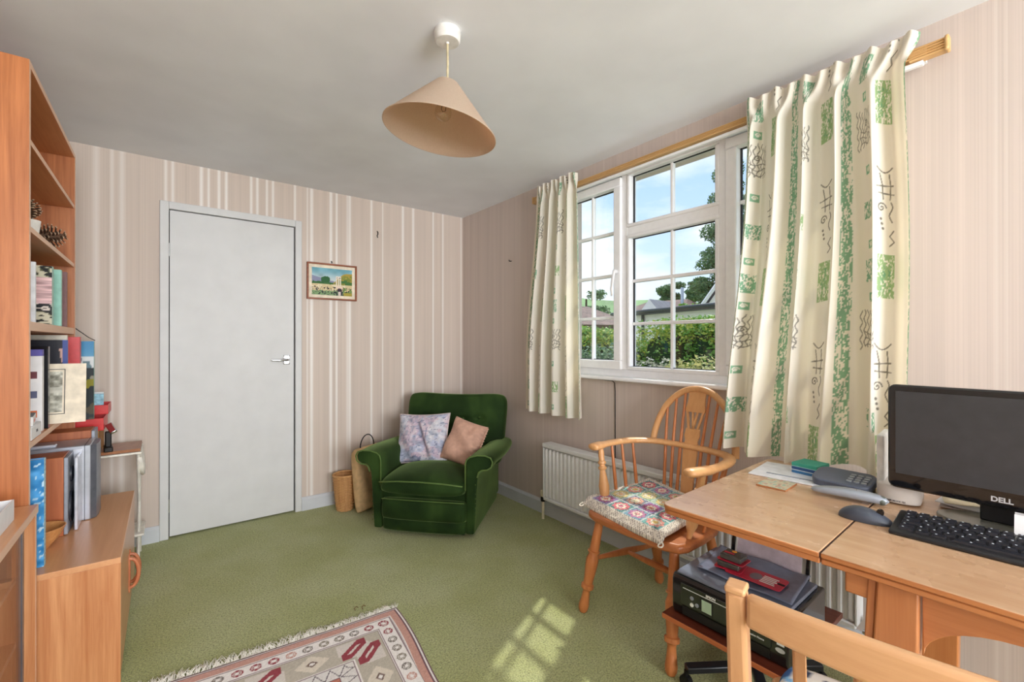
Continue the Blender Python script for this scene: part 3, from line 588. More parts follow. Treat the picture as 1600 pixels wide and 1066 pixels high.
t = NT('bulb_glass'); t.set(Base_Color=(1, 1, 1, 1), Roughness=.0, Transmission_Weight=1.0, IOR=1.45)
b = MB(); b.lathe([(.012, -.052), (.014, -.065), (.022, -.080), (.029, -.098), (.029, -.112), (.022, -.126), (.010, -.133), (.001, -.134)], po, 20, A_, cap=False); bl = b.build('bulb', glassmat('bulb_thin_glass', (.97, .95, .9), .14), lp, 180)
b = MB(); b.tube([tuple(po + A_ @ np.array(q)) for q in ((-.006, 0, -.055), (-.008, 0, -.095), (0, .004, -.100), (.008, 0, -.095), (.006, 0, -.055))], .0012, 5); b.build('filament', M_dark, bl, 60)
# ================================================================ left wall: hutch, cabinet, glass fronted case
M_teak = wood('teak_veneer', (158, 90, 46), (200, 126, 74), 2, 1.0, .42, .42)
M_teak_x = wood('teak_veneer_shelf', (180, 112, 66), (214, 148, 98), 1, 1.0, .38, .7)
M_edge = wood('pale_edge_band', (228, 184, 152), (240, 202, 174), 1, 1.0, .45)
M_beech = wood('beech_veneer', (180, 112, 66), (218, 158, 108), 2, .8, .4, .42)
M_beech_t = wood('beech_veneer_top', (204, 144, 98), (224, 170, 124), 1, .8, .3, .7)
def panel(name, q, m, parent, edge=M_edge, bevel=.0015):
    b = MB(); b.bx(*q); b.mi[3] = 1; return b.build(name, [m, edge], parent, bevel=bevel, world=True)
hu = thing('wall_bookcase', 'tall open teak bookcase standing on the low cabinet', 'bookcase', (-2.56, -.908, .44)); HX0, HX1 = -2.690, -2.433
panel('side_panel', (HX0, HX1, -1.372, -1.352, .4405, 2.086), M_teak, hu); panel('side_panel', (HX0, HX1, -.463, -.443, .4405, 2.086), M_teak, hu)
panel('top_panel', (HX0, HX1, -1.352, -.463, 2.066, 2.086), M_teak_x, hu)
for z, th_ in ((1.843, .018), (1.564, .018), (1.258, .030), (.870, .020)): panel('shelf', (HX0 + .008, HX1 - .002, -1.352, -.463, z - th_, z), M_teak_x, hu)
panel('back_panel', (HX0, HX0 + .007, -1.352, -.463, .4405, 2.066), M_teak, hu, M_teak)
cb = thing('low_cabinet', 'low beech cabinet with bowed door handles under the bookcase', 'cabinet', (-2.44, -.90, 0)); CX0, CX1, CY0, CY1 = -2.690, -2.215, -1.345, -.450
panel('top', (CX0, CX1, CY0, CY1, .420, .440), M_beech_t, cb); panel('side_panel', (CX0, CX1, CY0, CY0 + .018, .0, .420), M_beech, cb, M_beech_t); panel('side_panel', (CX0, CX1, CY1 - .018, CY1, .0, .420), M_beech, cb, M_beech_t)
panel('back_panel', (CX0, CX0 + .006, CY0 + .018, CY1 - .018, .04, .420), M_beech, cb); panel('plinth', (CX0 + .02, CX1 - .05, CY0 + .018, CY1 - .018, 0, .055), M_beech, cb)
ym = -.88; M_handle = wood('handle_wood', (176, 96, 60), (214, 140, 100), 2, 2, .35)
for i, (a, c, hy) in enumerate(((CY0 + .020, ym - .001, ym - .028), (ym + .001, CY1 - .020, ym + .028))):
    d = panel('door', (CX1 - .018, CX1, a, c, .030, .418), M_beech_t, cb, M_beech_t)
    b = MB(); pts = [(CX1 - .001 + .034 * math.sin(k) ** .8, hy, .205 + .062 * math.cos(k)) for k in np.linspace(.02, PI - .02, 17)]; b.tube(pts, .0075, 8, flat=1.0)
    b.bx(CX1 - .001, CX1 + .004, hy - .007, hy + .007, .125, .285)
    b.v = [tuple(np.array(q) - np.array(cb.location)) for q in b.v]; b.build('handle', M_handle, d, 60)
# glass fronted low case
gc = thing('glass_fronted_case', 'low wooden case with sliding glass doors at the left edge', 'cabinet', (-2.55, -1.9, 0)); GX0, GX1, GY0, GY1 = -2.690, -2.410, -2.42, -1.383
panel('top', (GX0, GX1, GY0, GY1, .655, .680), M_beech_t, gc)
for y in (GY0, GY1 - .018): panel('side_panel', (GX0, GX1 - .004, y, y + .018, 0, .655), M_beech, gc)
panel('back_panel', (GX0, GX0 + .006, GY0 + .018, GY1 - .018, 0, .655), M_beech, gc)
for z in (.06, .27, .47): panel('shelf', (GX0 + .006, GX1 - .045, GY0 + .018, GY1 - .018, z - .016, z), M_beech_t, gc)
M_alu = mat('grey_track', (120, 126, 138), .35, .7); M_cglass = glassmat('cabinet_glass', (.86, .84, .85), .12)
for k, (y0, y1, x) in enumerate(((GY0 + .02, -1.88, GX1 - .02), (-1.92, GY1 - .02, GX1 - .032))):
    b = MB(); b.bx(x - .0025, x + .0025, y0, y1, .07, .648); g = b.build('sliding_glass', M_cglass, gc, world=True)
    b = MB(); b.bx(x - .004, x + .004, y1 - .022, y1, .07, .648); b.v = [tuple(np.array(q) - np.array(gc.location)) for q in b.v]; b.build('door_edge', M_alu, g)
b = MB(); b.bx(GX1 - .038, GX1 - .012, GY0 + .018, GY1 - .018, .060, .070); b.build('track', M_alu, gc, world=True)
# white box with gadget
M_card = mat('white_card', (236, 236, 238), .6, var=.02)
wb_ = thing('white_tray_box', 'open white card box on the glass fronted case', 'box', (-2.50, -1.60, .6805))
bw, bd, bh = .125, .155, .058
for nm, q in (('bottom', (-bw / 2, bw / 2, -bd / 2, bd / 2, 0, .003)), ('side', (-bw / 2, bw / 2, -bd / 2, -bd / 2 + .003, .003, bh)), ('side', (-bw / 2, bw / 2, bd / 2 - .003, bd / 2, .003, bh)), ('side', (bw / 2 - .003, bw / 2, -bd / 2 + .003, bd / 2 - .003, .003, bh)), ('side', (-bw / 2, -bw / 2 + .003, -bd / 2 + .003, bd / 2 - .003, .003, bh))):
    b = MB(); b.bx(*q); b.build(nm, M_card, wb_)
st = thing('stapler', 'silver and black stapler lying in the white box', 'stapler', (-2.50, -1.59, .6845), .25)
b = MB(); b.box((0, 0, .010), (.034, .13, .016)); b.build('stapler_base', M_dark, st, bevel=.003)
b = MB(); b.box((0, .002, .048), (.026, .125, .018), rotm(.12)); b.build('stapler_arm', M_chrome, st, bevel=.006)
b = MB(); b.tube([(-.018, .058, .052), (.018, .058, .052)], .016, 14); b.tube([(-.014, .058, .008), (-.014, .058, .052)], .005, 6); b.build('stapler_hinge', M_dark, st, 50)
# ---- pine cones in a white cup (second shelf down)
cup = thing('white_cup', 'white cup holding a pine cone on the bookcase shelf', 'cup', (-2.490, -1.06, 1.5645))
b = MB(); b.lathe([(.001, 0), (.024, 0), (.028, .004), (.036, .070), (.033, .070), (.026, .008), (.001, .006)], n=24, cap=False); b.build('cup_body', mat('white_glaze', (238, 236, 230), .15), cup, 40)
M_cone = mat('pine_cone_scale', (92, 66, 48), .75, var=.2, vs=80); M_tip = mat('pine_cone_tip', (206, 178, 150), .8)
def cone(name, label, loc, rot, L=.085, Rr=.042):
    c = thing(name, label, 'pine cone', loc, group='pine cones on the shelf'); A = np.array(rot)
    b = MB(); b.lathe([(.004, -L / 2), (Rr * .5, -L * .3), (Rr * .45, 0), (Rr * .3, L * .3), (.003, L / 2)], n=10, M=A); b.build('core', M_cone, c, 60)
    n = 0
    for ring in range(9):
        t = ring / 8; rr = Rr * math.sin(PI * (.15 + .75 * t)) * .95; z = -L / 2 + L * (.08 + .84 * t); k = max(4, int(11 * rr / Rr))
        for j in range(k):
            a = 2 * PI * (j / k) + ring * .37; d = np.array((math.cos(a), math.sin(a), 0)); u = np.array((-math.sin(a), math.cos(a), 0))
            p0 = d * rr * .35 + (0, 0, z); p1 = d * rr * 1.1 + (0, 0, z + .008); w = .007
            V = [p0 - u * w * .4, p0 + u * w * .4, p1 + u * w, p1 - u * w, p1 + d * .004 + (0, 0, .003), p0 + (0, 0, .003), p1 + (0, 0, .0035)]
            b = MB(); b.add(np.array(V) @ A.T, [(0, 1, 2, 3), (0, 3, 6, 5), (1, 5, 6, 2)]); b.cur = 1; k0 = len(b.v)
            b.add(np.array([p1 - u * w, p1 + u * w, p1 + d * .005 + (0, 0, .004), p1 + (0, 0, .0045)]) @ A.T, [(0, 1, 2), (0, 2, 3), (1, 3, 2)]); b.build('scale', [M_cone, M_tip], c); n += 1
    return c
cone('pine_cone', 'brown pine cone standing upright in the white cup', (-2.490, -1.06, 1.668), rotm(0, .1, 0), .08, .034)
cone('pine_cone', 'brown pine cone lying on its side beside the white cup', (-2.462, -.88, 1.612), rotm(0, PI / 2 - .25, .15), .10, .044)
# ---- books
def book(name, label, x0, x1, y0, y1, z0, z1, cover, parent_group=None, face=None, spine=None, cat='book', facemat=None):
    o = thing(name, label, cat, ((x0 + x1) / 2, (y0 + y1) / 2, z0), group=parent_group); M_pg = mat('paper_pages', (232, 226, 210), .8)
    b = MB(); b.bx(x0, x1, y0, y0 + .0025, z0, z1); b.build('front_cover', cover, o, world=True, bevel=.0008)
    b = MB(); b.bx(x0, x1, y1 - .0025, y1, z0, z1); b.build('back_cover', cover, o, world=True, bevel=.0008)
    b = MB(); b.bx(x1 - .0025, x1, y0 + .0025, y1 - .0025, z0, z1); b.build('spine', spine or cover, o, world=True)
    b = MB(); b.bx(x0 + .004, x1 - .003, y0 + .0025, y1 - .0025, z0 + .003, z1 - .003); b.build('pages', M_pg, o, world=True)
    if face is not None:
        gx, gz = np.meshgrid(np.linspace(0, 1, 60), np.linspace(0, 1, 70)); P = np.stack([x0 + (x1 - x0) * gx, np.full_like(gx, y0 - .0007), z0 + (z1 - z0) * gz], -1) - np.array(o.location)
        grid('cover_print', P, vmat('printed_cover', .35), o, face(gx, gz), smooth=180)
    return o
def rockface(X, Y):
    C = np.zeros(X.shape + (3,)); n = vnoise(X * 16, Y * 34, 41); C[:] = (26, 26, 24); C[n > .55] = (206, 202, 178); C[(n > .48) & (n <= .55)] = (96, 98, 70)
    m = (Y > .36) & (Y < .80); C[m] = np.array((214, 178, 180)) + ((vnoise(X * 6, Y * 60, 42) - .5) * 90)[m][:, None]; m = (Y > .22) & (Y < .36); C[m] = np.where((vnoise(X * 22, Y * 40, 43) > .6)[m][:, None], (224, 214, 204), (30, 30, 34))
    m = (Y > .40) & (Y < .82) & (X < .22); C[m] = (22, 46, 132); return C
zz = 1.2585; GB = 'books on the middle shelf'
book('picture_book', 'slim white book at the left end of the middle shelf', -2.62, -2.447, -1.20, -1.185, zz, 1.468, mat('cover_white', (226, 230, 234), .4), GB)
book('picture_book', 'large book with black pink and white patterned cover on the middle shelf', -2.66, -2.4365, -.985, -.950, zz, 1.482, mat('cover_black', (34, 34, 36), .35), GB, rockface, mat('cover_mint', (150, 206, 190), .35))
book('picture_book', 'mint green book behind the patterned book on the middle shelf', -2.64, -2.4355, -.80, -.775, zz, 1.492, mat('cover_mint', (150, 206, 190), .35), GB)
book('picture_book', 'dull maroon book at the right end of the middle shelf', -2.63, -2.4360, -.665, -.64, zz, 1.500, mat('cover_maroon', (124, 84, 84), .45), GB)
z4 = .8705; G4 = 'things on the lower shelf'
def box_item(name, label, cat, x0, x1, y0, y1, z0, z1, m, lid=None, group=None, rz=0):
    o = thing(name, label, cat, ((x0 + x1) / 2, (y0 + y1) / 2, z0), rz, group); a, c, h = (x1 - x0) / 2, (y1 - y0) / 2, z1 - z0
    b = MB(); b.bx(-a, a, -c, c, 0, h * .92); b.build('box_body', m, o, bevel=.001); b = MB(); b.bx(-a, a, -c, c, h * .92 + .0004, h); b.build('box_flap', lid or m, o, bevel=.001); return o
Mprint = [[1, 0, 0], [0, 0, -1], [0, 1, 0]]      # text facing -y
Mside = [[0, 0, 1], [1, 0, 0], [0, 1, 0]]        # text facing +x
b1 = box_item('cartridge_box', 'lower small white carton with printed end on the lower shelf', 'box', -2.52, -2.437, -1.315, -1.17, z4, .915, M_card, group='white cartons on the lower shelf')
text_mesh('E', .03, 'printed_letter', mat('green_print', (60, 140, 80), .5), b1, Mprint, (.008, -.0728, .022), .0006); text_mesh('26XL', .012, 'printed_letters', mat('ink_print', (60, 60, 70), .5), b1, Mside, (.0418, .01, .022), .0002)
b2 = box_item('cartridge_box', 'upper small white carton with a dark lid on the lower shelf', 'box', -2.53, -2.442, -1.30, -1.185, .9155, .948, M_card, mat('grey_lid', (96, 98, 104), .5), group='white cartons on the lower shelf', rz=.1)
text_mesh('pearl', .014, 'printed_letters', mat('red_print', (196, 70, 66), .5), b2, Mside, (.0445, 0, .015), .0003)
b3 = box_item('tall_carton', 'tall white carton with purple top on the lower shelf', 'box', -2.56, -2.444, -1.105, -1.075, z4, 1.165, M_card, mat('purple_print', (92, 84, 170), .5))
for q in range(3):
    b = MB(); b.bx(.020, .045, -.0156, -.0151, .05 + .07 * q, .075 + .07 * q); b.build('printed_mark', mat(('orange_mark', 'slate_mark', 'maroon_mark')[q], ((214, 110, 60), (90, 96, 130), (110, 50, 60))[q], .5), b3)
book('black_book', 'tall black book with glossy spine on the lower shelf', -2.60, -2.4375, -1.045, -1.015, z4, 1.175, mat('gloss_black', (26, 26, 30), .15), None)
def seabird(X, Y):
    C = np.zeros(X.shape + (3,)); n = vnoise(X * 7, Y * 16, 51); n2 = vnoise(X * 24, Y * 40, 52); C[:] = np.array((168, 166, 152)); C += ((n - .5) * 110)[..., None] + ((n2 - .5) * 30)[..., None]
    m = (Y > .48) & (Y < .62); C[m] = C[m] * .3 + np.array((208, 206, 194)) * .7
    m = np.abs((Y - .30) - 1.4 * (X - .18)) < .06 - .10 * np.abs(X - .26); C[m & (X > .12) & (X < .42)] = (52, 52, 50); return np.clip(C, 20, 235)
fp = thing('seabird_print', 'cream mounted print of a seabird over waves on the lower shelf', 'picture', (-2.44, -.93, z4)); M_mnt = mat('cream_mount', (238, 226, 205), .8); Rp = rotm(-.10)
b = MB(); b.box((0, 0, .118), (.185, .006, .235), None); b.v = [tuple(np.array(q) @ np.array(Rp).T) for q in b.v]; b.build('mount_board', M_mnt, fp)
gx, gz = np.meshgrid(np.linspace(0, 1, 60), np.linspace(0, 1, 80)); P = np.stack([-.082 + .106 * gx, np.full_like(gx, -.0036), .045 + .160 * gz], -1) @ np.array(Rp).T; grid('print', P, vmat('printed_cover', .35), fp, seabird(gx, gz), smooth=180)
for (x0, x1, z_0, z_1) in ((-.090, .032, .212, .2145), (-.090, .032, .0365, .039), (.0295, .032, .039, .212), (-.090, -.0875, .039, .212)):
    b = MB(); b.bx(x0, x1, -.0042, -.003, z_0, z_1); b.v = [tuple(np.array(q) @ np.array(Rp).T) for q in b.v]; b.build('ruled_border', mat('border_ink', (70, 68, 64), .6), fp)
def darkhair(X, Y):
    C = np.zeros(X.shape + (3,)); C[:] = (206, 164, 152); n = vnoise(X * 6 + 3 * Y, Y * 3, 61); C[(Y > .72 + .25 * n)] = (24, 22, 34); C[(Y > .55) & (np.abs(X - .70 - .25 * (1 - Y)) < .14 * vnoise(X * 30, Y * 8, 62) + .06)] = (28, 28, 40); C[(X < .14 + .1 * n)] = (26, 24, 36); C[(X > .93)] = (62, 80, 150); return C
book('magazine', 'glossy magazine with a close-up of dark hair on its cover on the lower shelf', -2.62, -2.4155, -.80, -.788, z4, 1.200, mat('gloss_navy', (40, 46, 84), .2), None, darkhair, cat='magazine')
book('tall_book', 'pale cream book at the back of the lower shelf', -2.66, -2.4355, -.66, -.63, z4, 1.222, mat('cover_cream', (224, 220, 206), .5), None)
book('tall_book', 'tall red book at the far end of the lower shelf', -2.60, -2.405, -.56, -.515, z4, 1.215, mat('cover_red', (206, 62, 66), .4), None)
# ---- things on the low cabinet
zc = .4405
def bluecov(X, Y):
    C = np.zeros(X.shape + (3,)); n = vnoise(X * 8, Y * 24, 71); C[:] = (66, 146, 206); C += ((n - .5) * 70)[..., None]; C[vnoise(X * 20, Y * 50, 72) > .78] = (190, 222, 238); return np.clip(C, 0, 255)
ab = book('atlas', 'tall bright blue atlas standing on the low cabinet', -2.60, -2.414, -1.275, -1.245, zc, .800, mat('cover_blue', (70, 150, 208), .4), None, bluecov, mat('blue_white_spine', (168, 206, 230), .4, var=.25, vs=120))
book('tall_book', 'white patterned book squeezed behind the blue atlas', -2.60, -2.452, -1.342, -1.322, zc, .79, mat('cover_speckle', (214, 218, 226), .4, var=.3, vs=60), None)
bw_ = thing('wooden_bowl', 'turned wooden bowl on the low cabinet before the speaker', 'bowl', (-2.455, -1.085, zc))
b = MB(); b.lathe([(.001, 0), (.026, 0), (.030, .006), (.054, .036), (.068, .066), (.072, .074), (.069, .075), (.050, .040), (.024, .012), (.001, .010)], n=32, cap=False); b.build('bowl_body', wood('bowl_wood', (196, 132, 76), (226, 168, 108), 0, 1.5, .35), bw_, 50)
M_spk = wood('speaker_veneer', (158, 82, 44), (190, 110, 66), 2, 1.2, .45); M_baf = mat('grey_baffle', (150, 156, 168), .4, .3); M_con = mat('speaker_cone', (40, 44, 56), .5)
def speaker(label, x0, x1, y0, y1, z0, z1, cones=True):
    o = thing('hifi_speaker', label, 'speaker', ((x0 + x1) / 2, (y0 + y1) / 2, z0), group='wooden hi-fi speakers')
    b = MB(); b.bx(x0, x1 - .012, y0, y1, z0, z1); b.build('cabinet', M_spk, o, world=True, bevel=.002)
    b = MB(); b.bx(x1 - .012, x1, y0 + .003, y1 - .003, z0 + .003, z1 - .003); f = b.build('baffle', M_baf, o, world=True, bevel=.002)
    for zc_, r in ((z0 + .095, .062), (z0 + .225, .032)):
        b = MB(); b.lathe([(r, 0), (r * .98, .006), (r * .85, .004), (r * .3, -.006), (.001, -.002)], (x1, (y0 + y1) / 2, zc_), 24, rotm(0, PI / 2), cap=False); b.v = [tuple(np.array(q) - np.array(o.location)) for q in b.v]; b.build('driver_cone', M_con, f, 50)
    return o
speaker('wooden hi-fi speaker standing beside the bowl on the low cabinet', -2.60, -2.392, -.985, -.845, zc, .745)
s2 = speaker('second wooden hi-fi speaker behind the silver stereo', -2.56, -2.35, -.60, -.47, zc, .785)
M_silv = mat('silver_plastic', (176, 180, 190), .3, .5, var=.02); M_silvd = mat('silver_dark', (122, 126, 138), .35, .5); M_pale = mat('pale_silver', (214, 218, 230), .25, .3)
sv = thing('stereo_unit', 'silver stereo unit with three round knobs on the low cabinet', 'stereo', (-2.42, -.73, zc)); sx0, sx1, sy0, sy1, sz = -2.60, -2.322, -.825, -.635, .315
b = MB(); b.bx(sx0, sx1 - .02, sy0, sy1, zc, zc + sz); b.build('stereo_case', M_silv, sv, world=True, bevel=.004)
b = MB(); b.prism([(sx1 - .02, sy0 + .002), (sx1 - .004, sy0 + .020), (sx1, sy0 + .05), (sx1, sy1 - .05), (sx1 - .004, sy1 - .02), (sx1 - .02, sy1 - .002)], sz - .004, None, (0, 0, zc + .002)); b.build('fascia', M_silvd, sv, 30, world=True)
b = MB(); b.bx(sx1 - .075, sx1 - .045, sy0 - .004, sy0 + .002, zc + .01, zc + sz - .01); b.build('side_trim', M_pale, sv, world=True, bevel=.002)
b = MB(); b.bx(sx1 - .040, sx1 - .038, sy0 - .0015, sy1, zc, zc + sz + .0005); b.build('case_joint', M_con, sv, world=True)
for dz in (.035, .14, .275):
    b = MB(); b.lathe([(.013, 0), (.013, .009), (.010, .011), (.001, .011)], (sx1 - .125, sy0, zc + dz), 18, rotm(PI / 2)); k_ = b.build('knob', M_chrome, sv, 40, world=True)
b = MB(); b.bx(sx0 + .03, sx0 + .15, sy0 + .02, sy0 + .06, zc + sz, zc + sz + .012); b.build('carry_handle', M_pale, sv, world=True, bevel=.004)
gp = thing('grille_panel', 'loose pale speaker grille leaning between the speaker and stereo', 'speaker grille', (-2.374, -.90, zc), 0)
b = MB(); b.box((0, .02, .145), (.010, .125, .288), rotm(.0, .0)); b.build('grille_frame', M_pale, gp, bevel=.003)
b = MB(); b.box((-.0058, .02, .145), (.0015, .11, .27)); b.build('grille_cloth', M_con, gp)
cbk = thing('clear_tumbler', 'small clear plastic tumbler beside the wooden bowl', 'tumbler', (-2.485, -1.185, zc))
b = MB(); b.lathe([(.001, 0), (.018, 0), (.026, .095), (.0245, .095), (.017, .004), (.001, .004)], n=20, cap=False); b.build('tumbler_body', glassmat('clear_plastic', (.86, .78, .84), .12), cbk, 50)
# ---- behind the cabinet: white stand with board, boxes and trays
M_wpl = mat('ivory_plastic', (236, 232, 222), .4)
ws = thing('stacking_stand', 'white plastic stacking stand between the cabinet and back wall', 'stand', (-2.36, -.2, 0))
for x in (-2.46, -2.205):
    for (p, q) in (((x, -.34, .0), (x, -.12, .60)), ((x, -.10, .0), (x, -.33, .60))):
        b = MB(); b.tube([p, ((p[0] + q[0]) / 2, (p[1] + q[1]) / 2, .30), q], .013, 8, flat=.6); b.build('cross_leg', M_wpl, ws, 60, world=True)
b = MB(); b.bx(-2.48, -2.19, -.35, -.09, .60, .612); b.build('stand_top', M_wpl, ws, world=True, bevel=.004)
b = MB(); b.tube([(-2.20, -.33 + .0, .58), (-2.19, -.28, .50), (-2.19, -.22, .47), (-2.19, -.15, .50), (-2.20, -.10, .58)], .011, 8); b.build('curved_brace', M_wpl, ws, 180, world=True)
b = MB(); b.bx(-2.48, -2.18, -.33, -.11, .16, .172); b.build('lower_shelf', M_wpl, ws, world=True, bevel=.004)
bd_ = thing('brown_board', 'brown laminate board on top of the white stand', 'board', (-2.33, -.225, .6125), .0)
b = MB(); b.box((.0, .0, .010), (.27, .24, .014)); b.build('board_panel', mat('brown_laminate', (176, 136, 118), .4), bd_, bevel=.001); b = MB(); b.box((0, -.1215, .010), (.27, .003, .0145)); b.build('edge_strip', wood('board_edge', (140, 84, 40), (170, 108, 60), 0), bd_)
cbx = box_item('cardboard_box', 'brown cardboard box under the red trays', 'box', -2.50, -2.355, -.39, -.13, .630, .745, mat('brown_card', (178, 128, 66), .75), mat('brown_card2', (190, 142, 82), .75))
def tray(label, x0, x1, y0, y1, z0, h, m):
    o = thing('letter_tray', label, 'tray', ((x0 + x1) / 2, (y0 + y1) / 2, z0), group='red plastic trays'); w = .003
    for nm, q in (('tray_floor', (x0, x1, y0, y1, z0, z0 + w)), ('tray_wall', (x0, x1, y0, y0 + w, z0 + w, z0 + h)), ('tray_wall', (x0, x1, y1 - w, y1, z0 + w, z0 + h)), ('tray_wall', (x1 - w, x1, y0 + w, y1 - w, z0 + w, z0 + h)), ('tray_wall', (x0, x0 + w, y0 + w, y1 - w, z0 + w, z0 + h))):
        b = MB(); b.bx(*q); b.build(nm, m, o, world=True, bevel=.001)
    return o
M_red = mat('red_plastic', (216, 40, 40), .35, var=.03)
tray('red plastic tray on the cardboard box, the lower of two', -2.50, -2.338, -.37, -.16, .7455, .062, M_red); tray('smaller red plastic tray stacked at the back above the other', -2.46, -2.332, -.22, -.05, .808, .050, M_red)
hp_ = thing('hole_punch', 'black and silver hole punch beside the cardboard box on the brown board', 'hole punch', (-2.325, -.31, .6295), .1)
b = MB(); b.box((0, 0, .012), (.035, .10, .024)); b.build('punch_base', M_dark, hp_, bevel=.004); b = MB(); b.box((0, 0, .06), (.026, .026, .08)); b.build('punch_body', M_dark, hp_, bevel=.005); b = MB(); b.box((.012, -.005, .115), (.03, .085, .014), rotm(.45, -.5)); b.build('punch_lever', M_chrome, hp_, bevel=.004)
def seascape(X, Y):
    C = np.zeros(X.shape + (3,)); n = vnoise(X * 7, Y * 22, 81); sk = smoothstep(.6, 1, Y)[..., None]; C[:] = np.array((120, 176, 206)) * (1 - sk) + np.array((58, 138, 190)) * sk
    m = (Y < .80) & (Y > .66); C[m] = np.where((n > .45)[m][:, None], (222, 230, 232), (110, 140, 150)); m = Y < .66; C[m] = np.where((n > .62)[m][:, None], (150, 148, 130), (40, 50, 54)); m = (Y < .52) & (Y > .40) & (n > .5); C[m] = (150, 146, 40); m = (Y < .30) & (n > .55); C[m] = (92, 84, 66); return C
book('sea_book', 'tall book with a sky and rocky sea cover standing on the red tray', -2.56, -2.372, -.395, -.374, .7455 + .064, 1.195, mat('cover_teal', (90, 176, 160), .4), None, seascape, mat('cover_teal', (90, 176, 160), .4))
pb = box_item('postcard_box', 'small blue and white card standing at the back in the red tray', 'card', -2.392, -2.352, -.19, -.18, .8115, .925, mat('card_blue', (150, 196, 226), .5, var=.2, vs=60), mat('card_white', (230, 235, 240), .5))
b = MB(); b.tube([(-2.443, -.45, 1.30), (-2.438, -.42, 1.26), (-2.41, -.20, 1.215)], .0022, 5); b.tube([(-2.41, -.20, 1.215), (-2.40, -.05, 1.2)], .0022, 5); tag(b.build('bookcase_cable', M_cable, smooth=60), 'thin dark cable looping out beside the bookcase', 'cable')
# ================================================================ rug
def rug_paint(X, Y):     # X from fringe-corner along the short end (m), Y along the length (m)
    W_ = .93; L_ = 1.60; d = np.minimum(np.minimum(X, W_ - X), np.minimum(Y, L_ - Y)); C = np.zeros(X.shape + (3,)); n = vnoise(X * 300, Y * 300, 91); alongX = (np.minimum(Y, L_ - Y) <= np.minimum(X, W_ - X)); s = np.where(alongX, X, Y)
    cream = (246, 241, 238); rose = (206, 156, 142); grey = (194, 186, 170); purp = (112, 72, 84); red = (152, 48, 62); tan_ = (190, 140, 100)
    C[:] = cream
    def put(m, c): C[m] = np.array(c)
    put(d < .008, purp); put((d >= .008) & (d < .014), cream); put((d >= .014) & (d < .019), purp); put((d >= .019) & (d < .047), rose); put((d >= .047) & (d < .051), cream); put((d >= .051) & (d < .054), purp)
    f = (s / .058) % 1; k = np.floor(s / .058).astype(int); e = ((f - .5) / .33) ** 2 + ((d - .082) / .018) ** 2; bc = np.array([red, red, red, (128, 120, 112), (140, 130, 118), (150, 140, 124), (128, 120, 112), rose]); put2 = e < 1; C[put2] = bc[k % 8][put2]; put((e < .18), cream); put((e < .5) & (e > .35), (238, 232, 226))
    put((d >= .110) & (d < .113), purp); put((d >= .116) & (d < .119), (140, 120, 116)); g = (d >= .119) & (d < .235); put(g, grey)
    f = (s / .15) % 1; k = np.floor(s / .15).astype(int); dd = (d - .177) / .05; ff = (f - .5) / .42
    dia = np.abs(ff) + np.abs(dd) < 1 - .12 * (np.abs((f * 8) % 1 - .5)); ev = (k % 2 == 0); put(g & dia & ev, (226, 216, 200)); put(g & dia & ev & (k % 4 == 0), tan_); put(g & ev & (np.abs(ff) + np.abs(dd) < .35), (120, 96, 84)); put(g & ev & (np.abs(ff) + np.abs(dd) < .18), cream)
    S_ = (np.abs(ff - .9 * dd) < .55) & (np.abs(dd) < .95); put(g & ~ev & (np.abs(ff) < .95) & (np.abs(dd) < .95) & (np.abs(ff + dd) < 1.3), (222, 214, 206)); put(g & ~ev & S_ & (np.abs(ff) < .8), red); put(g & ~ev & (np.abs(ff - .9 * dd) < .12) & (np.abs(dd) < .4), (226, 214, 206))
    put((d >= .235) & (d < .240), cream); put((d >= .240) & (d < .243), purp); h = (d >= .243) & (d < .30); put(h, (230, 226, 222)); z = np.abs(((s / .05) % 1) - .5) * 2; put(h & (np.abs((d - .272) / .024 - (z * 2 - 1)) < .16), (96, 84, 92)); put((d >= .30) & (d < .304), purp); put((d >= .304) & (d < .316), (196, 122, 100))
    i = d >= .316; put(i, (222, 206, 180)); qx = (X / .17) % 1; qy = (Y / .17) % 1; kk = (np.floor(X / .17) + 2 * np.floor(Y / .17)).astype(int); r_ = np.abs(qx - .5) + np.abs(qy - .5); cc = np.array([(164, 140, 104), (206, 124, 92), (150, 134, 124), (196, 150, 104)]); m = i & (r_ < .40); C[m] = cc[kk % 4][m]; put(i & (r_ < .24), (222, 208, 186)); put(i & (r_ < .14), red); put(i & (r_ > .40) & (r_ < .44), (110, 90, 84))
    return np.clip(C + ((n - .5) * 24)[..., None], 0, 255)
rg = thing('patterned_rug', 'cream and red patterned wool rug with pale fringe on the green carpet', 'rug', (-1.273, -1.52, 0), 0)
ru = np.array((-.9945, .105, 0)); rv = np.array((-.105, -.9945, 0)); nx, ny = 300, 420; W9 = .93
X, Y = np.meshgrid(np.linspace(0, .93, nx), np.linspace(0, 1.60, ny)); Z = .009 + .0012 * vnoise(X * 12, Y * 12, 95) - .007 * (np.minimum(np.minimum(X, W9 - X), np.minimum(Y, 1.6 - Y)) < .002)
P = X[..., None] * ru + Y[..., None] * rv; P[..., 2] = Z; P[..., :2] += (.02 * np.sin(X * 2.2)[..., None] * rv[:2]); P[..., 0] += .008 * np.sin(Y * 9) * (X < .05)
grid('woven_field', P, vmat('rug_wool', .95, .5, 500, .2), rg, rug_paint(X, Y))
b = MB(); r = np.random.default_rng(5)
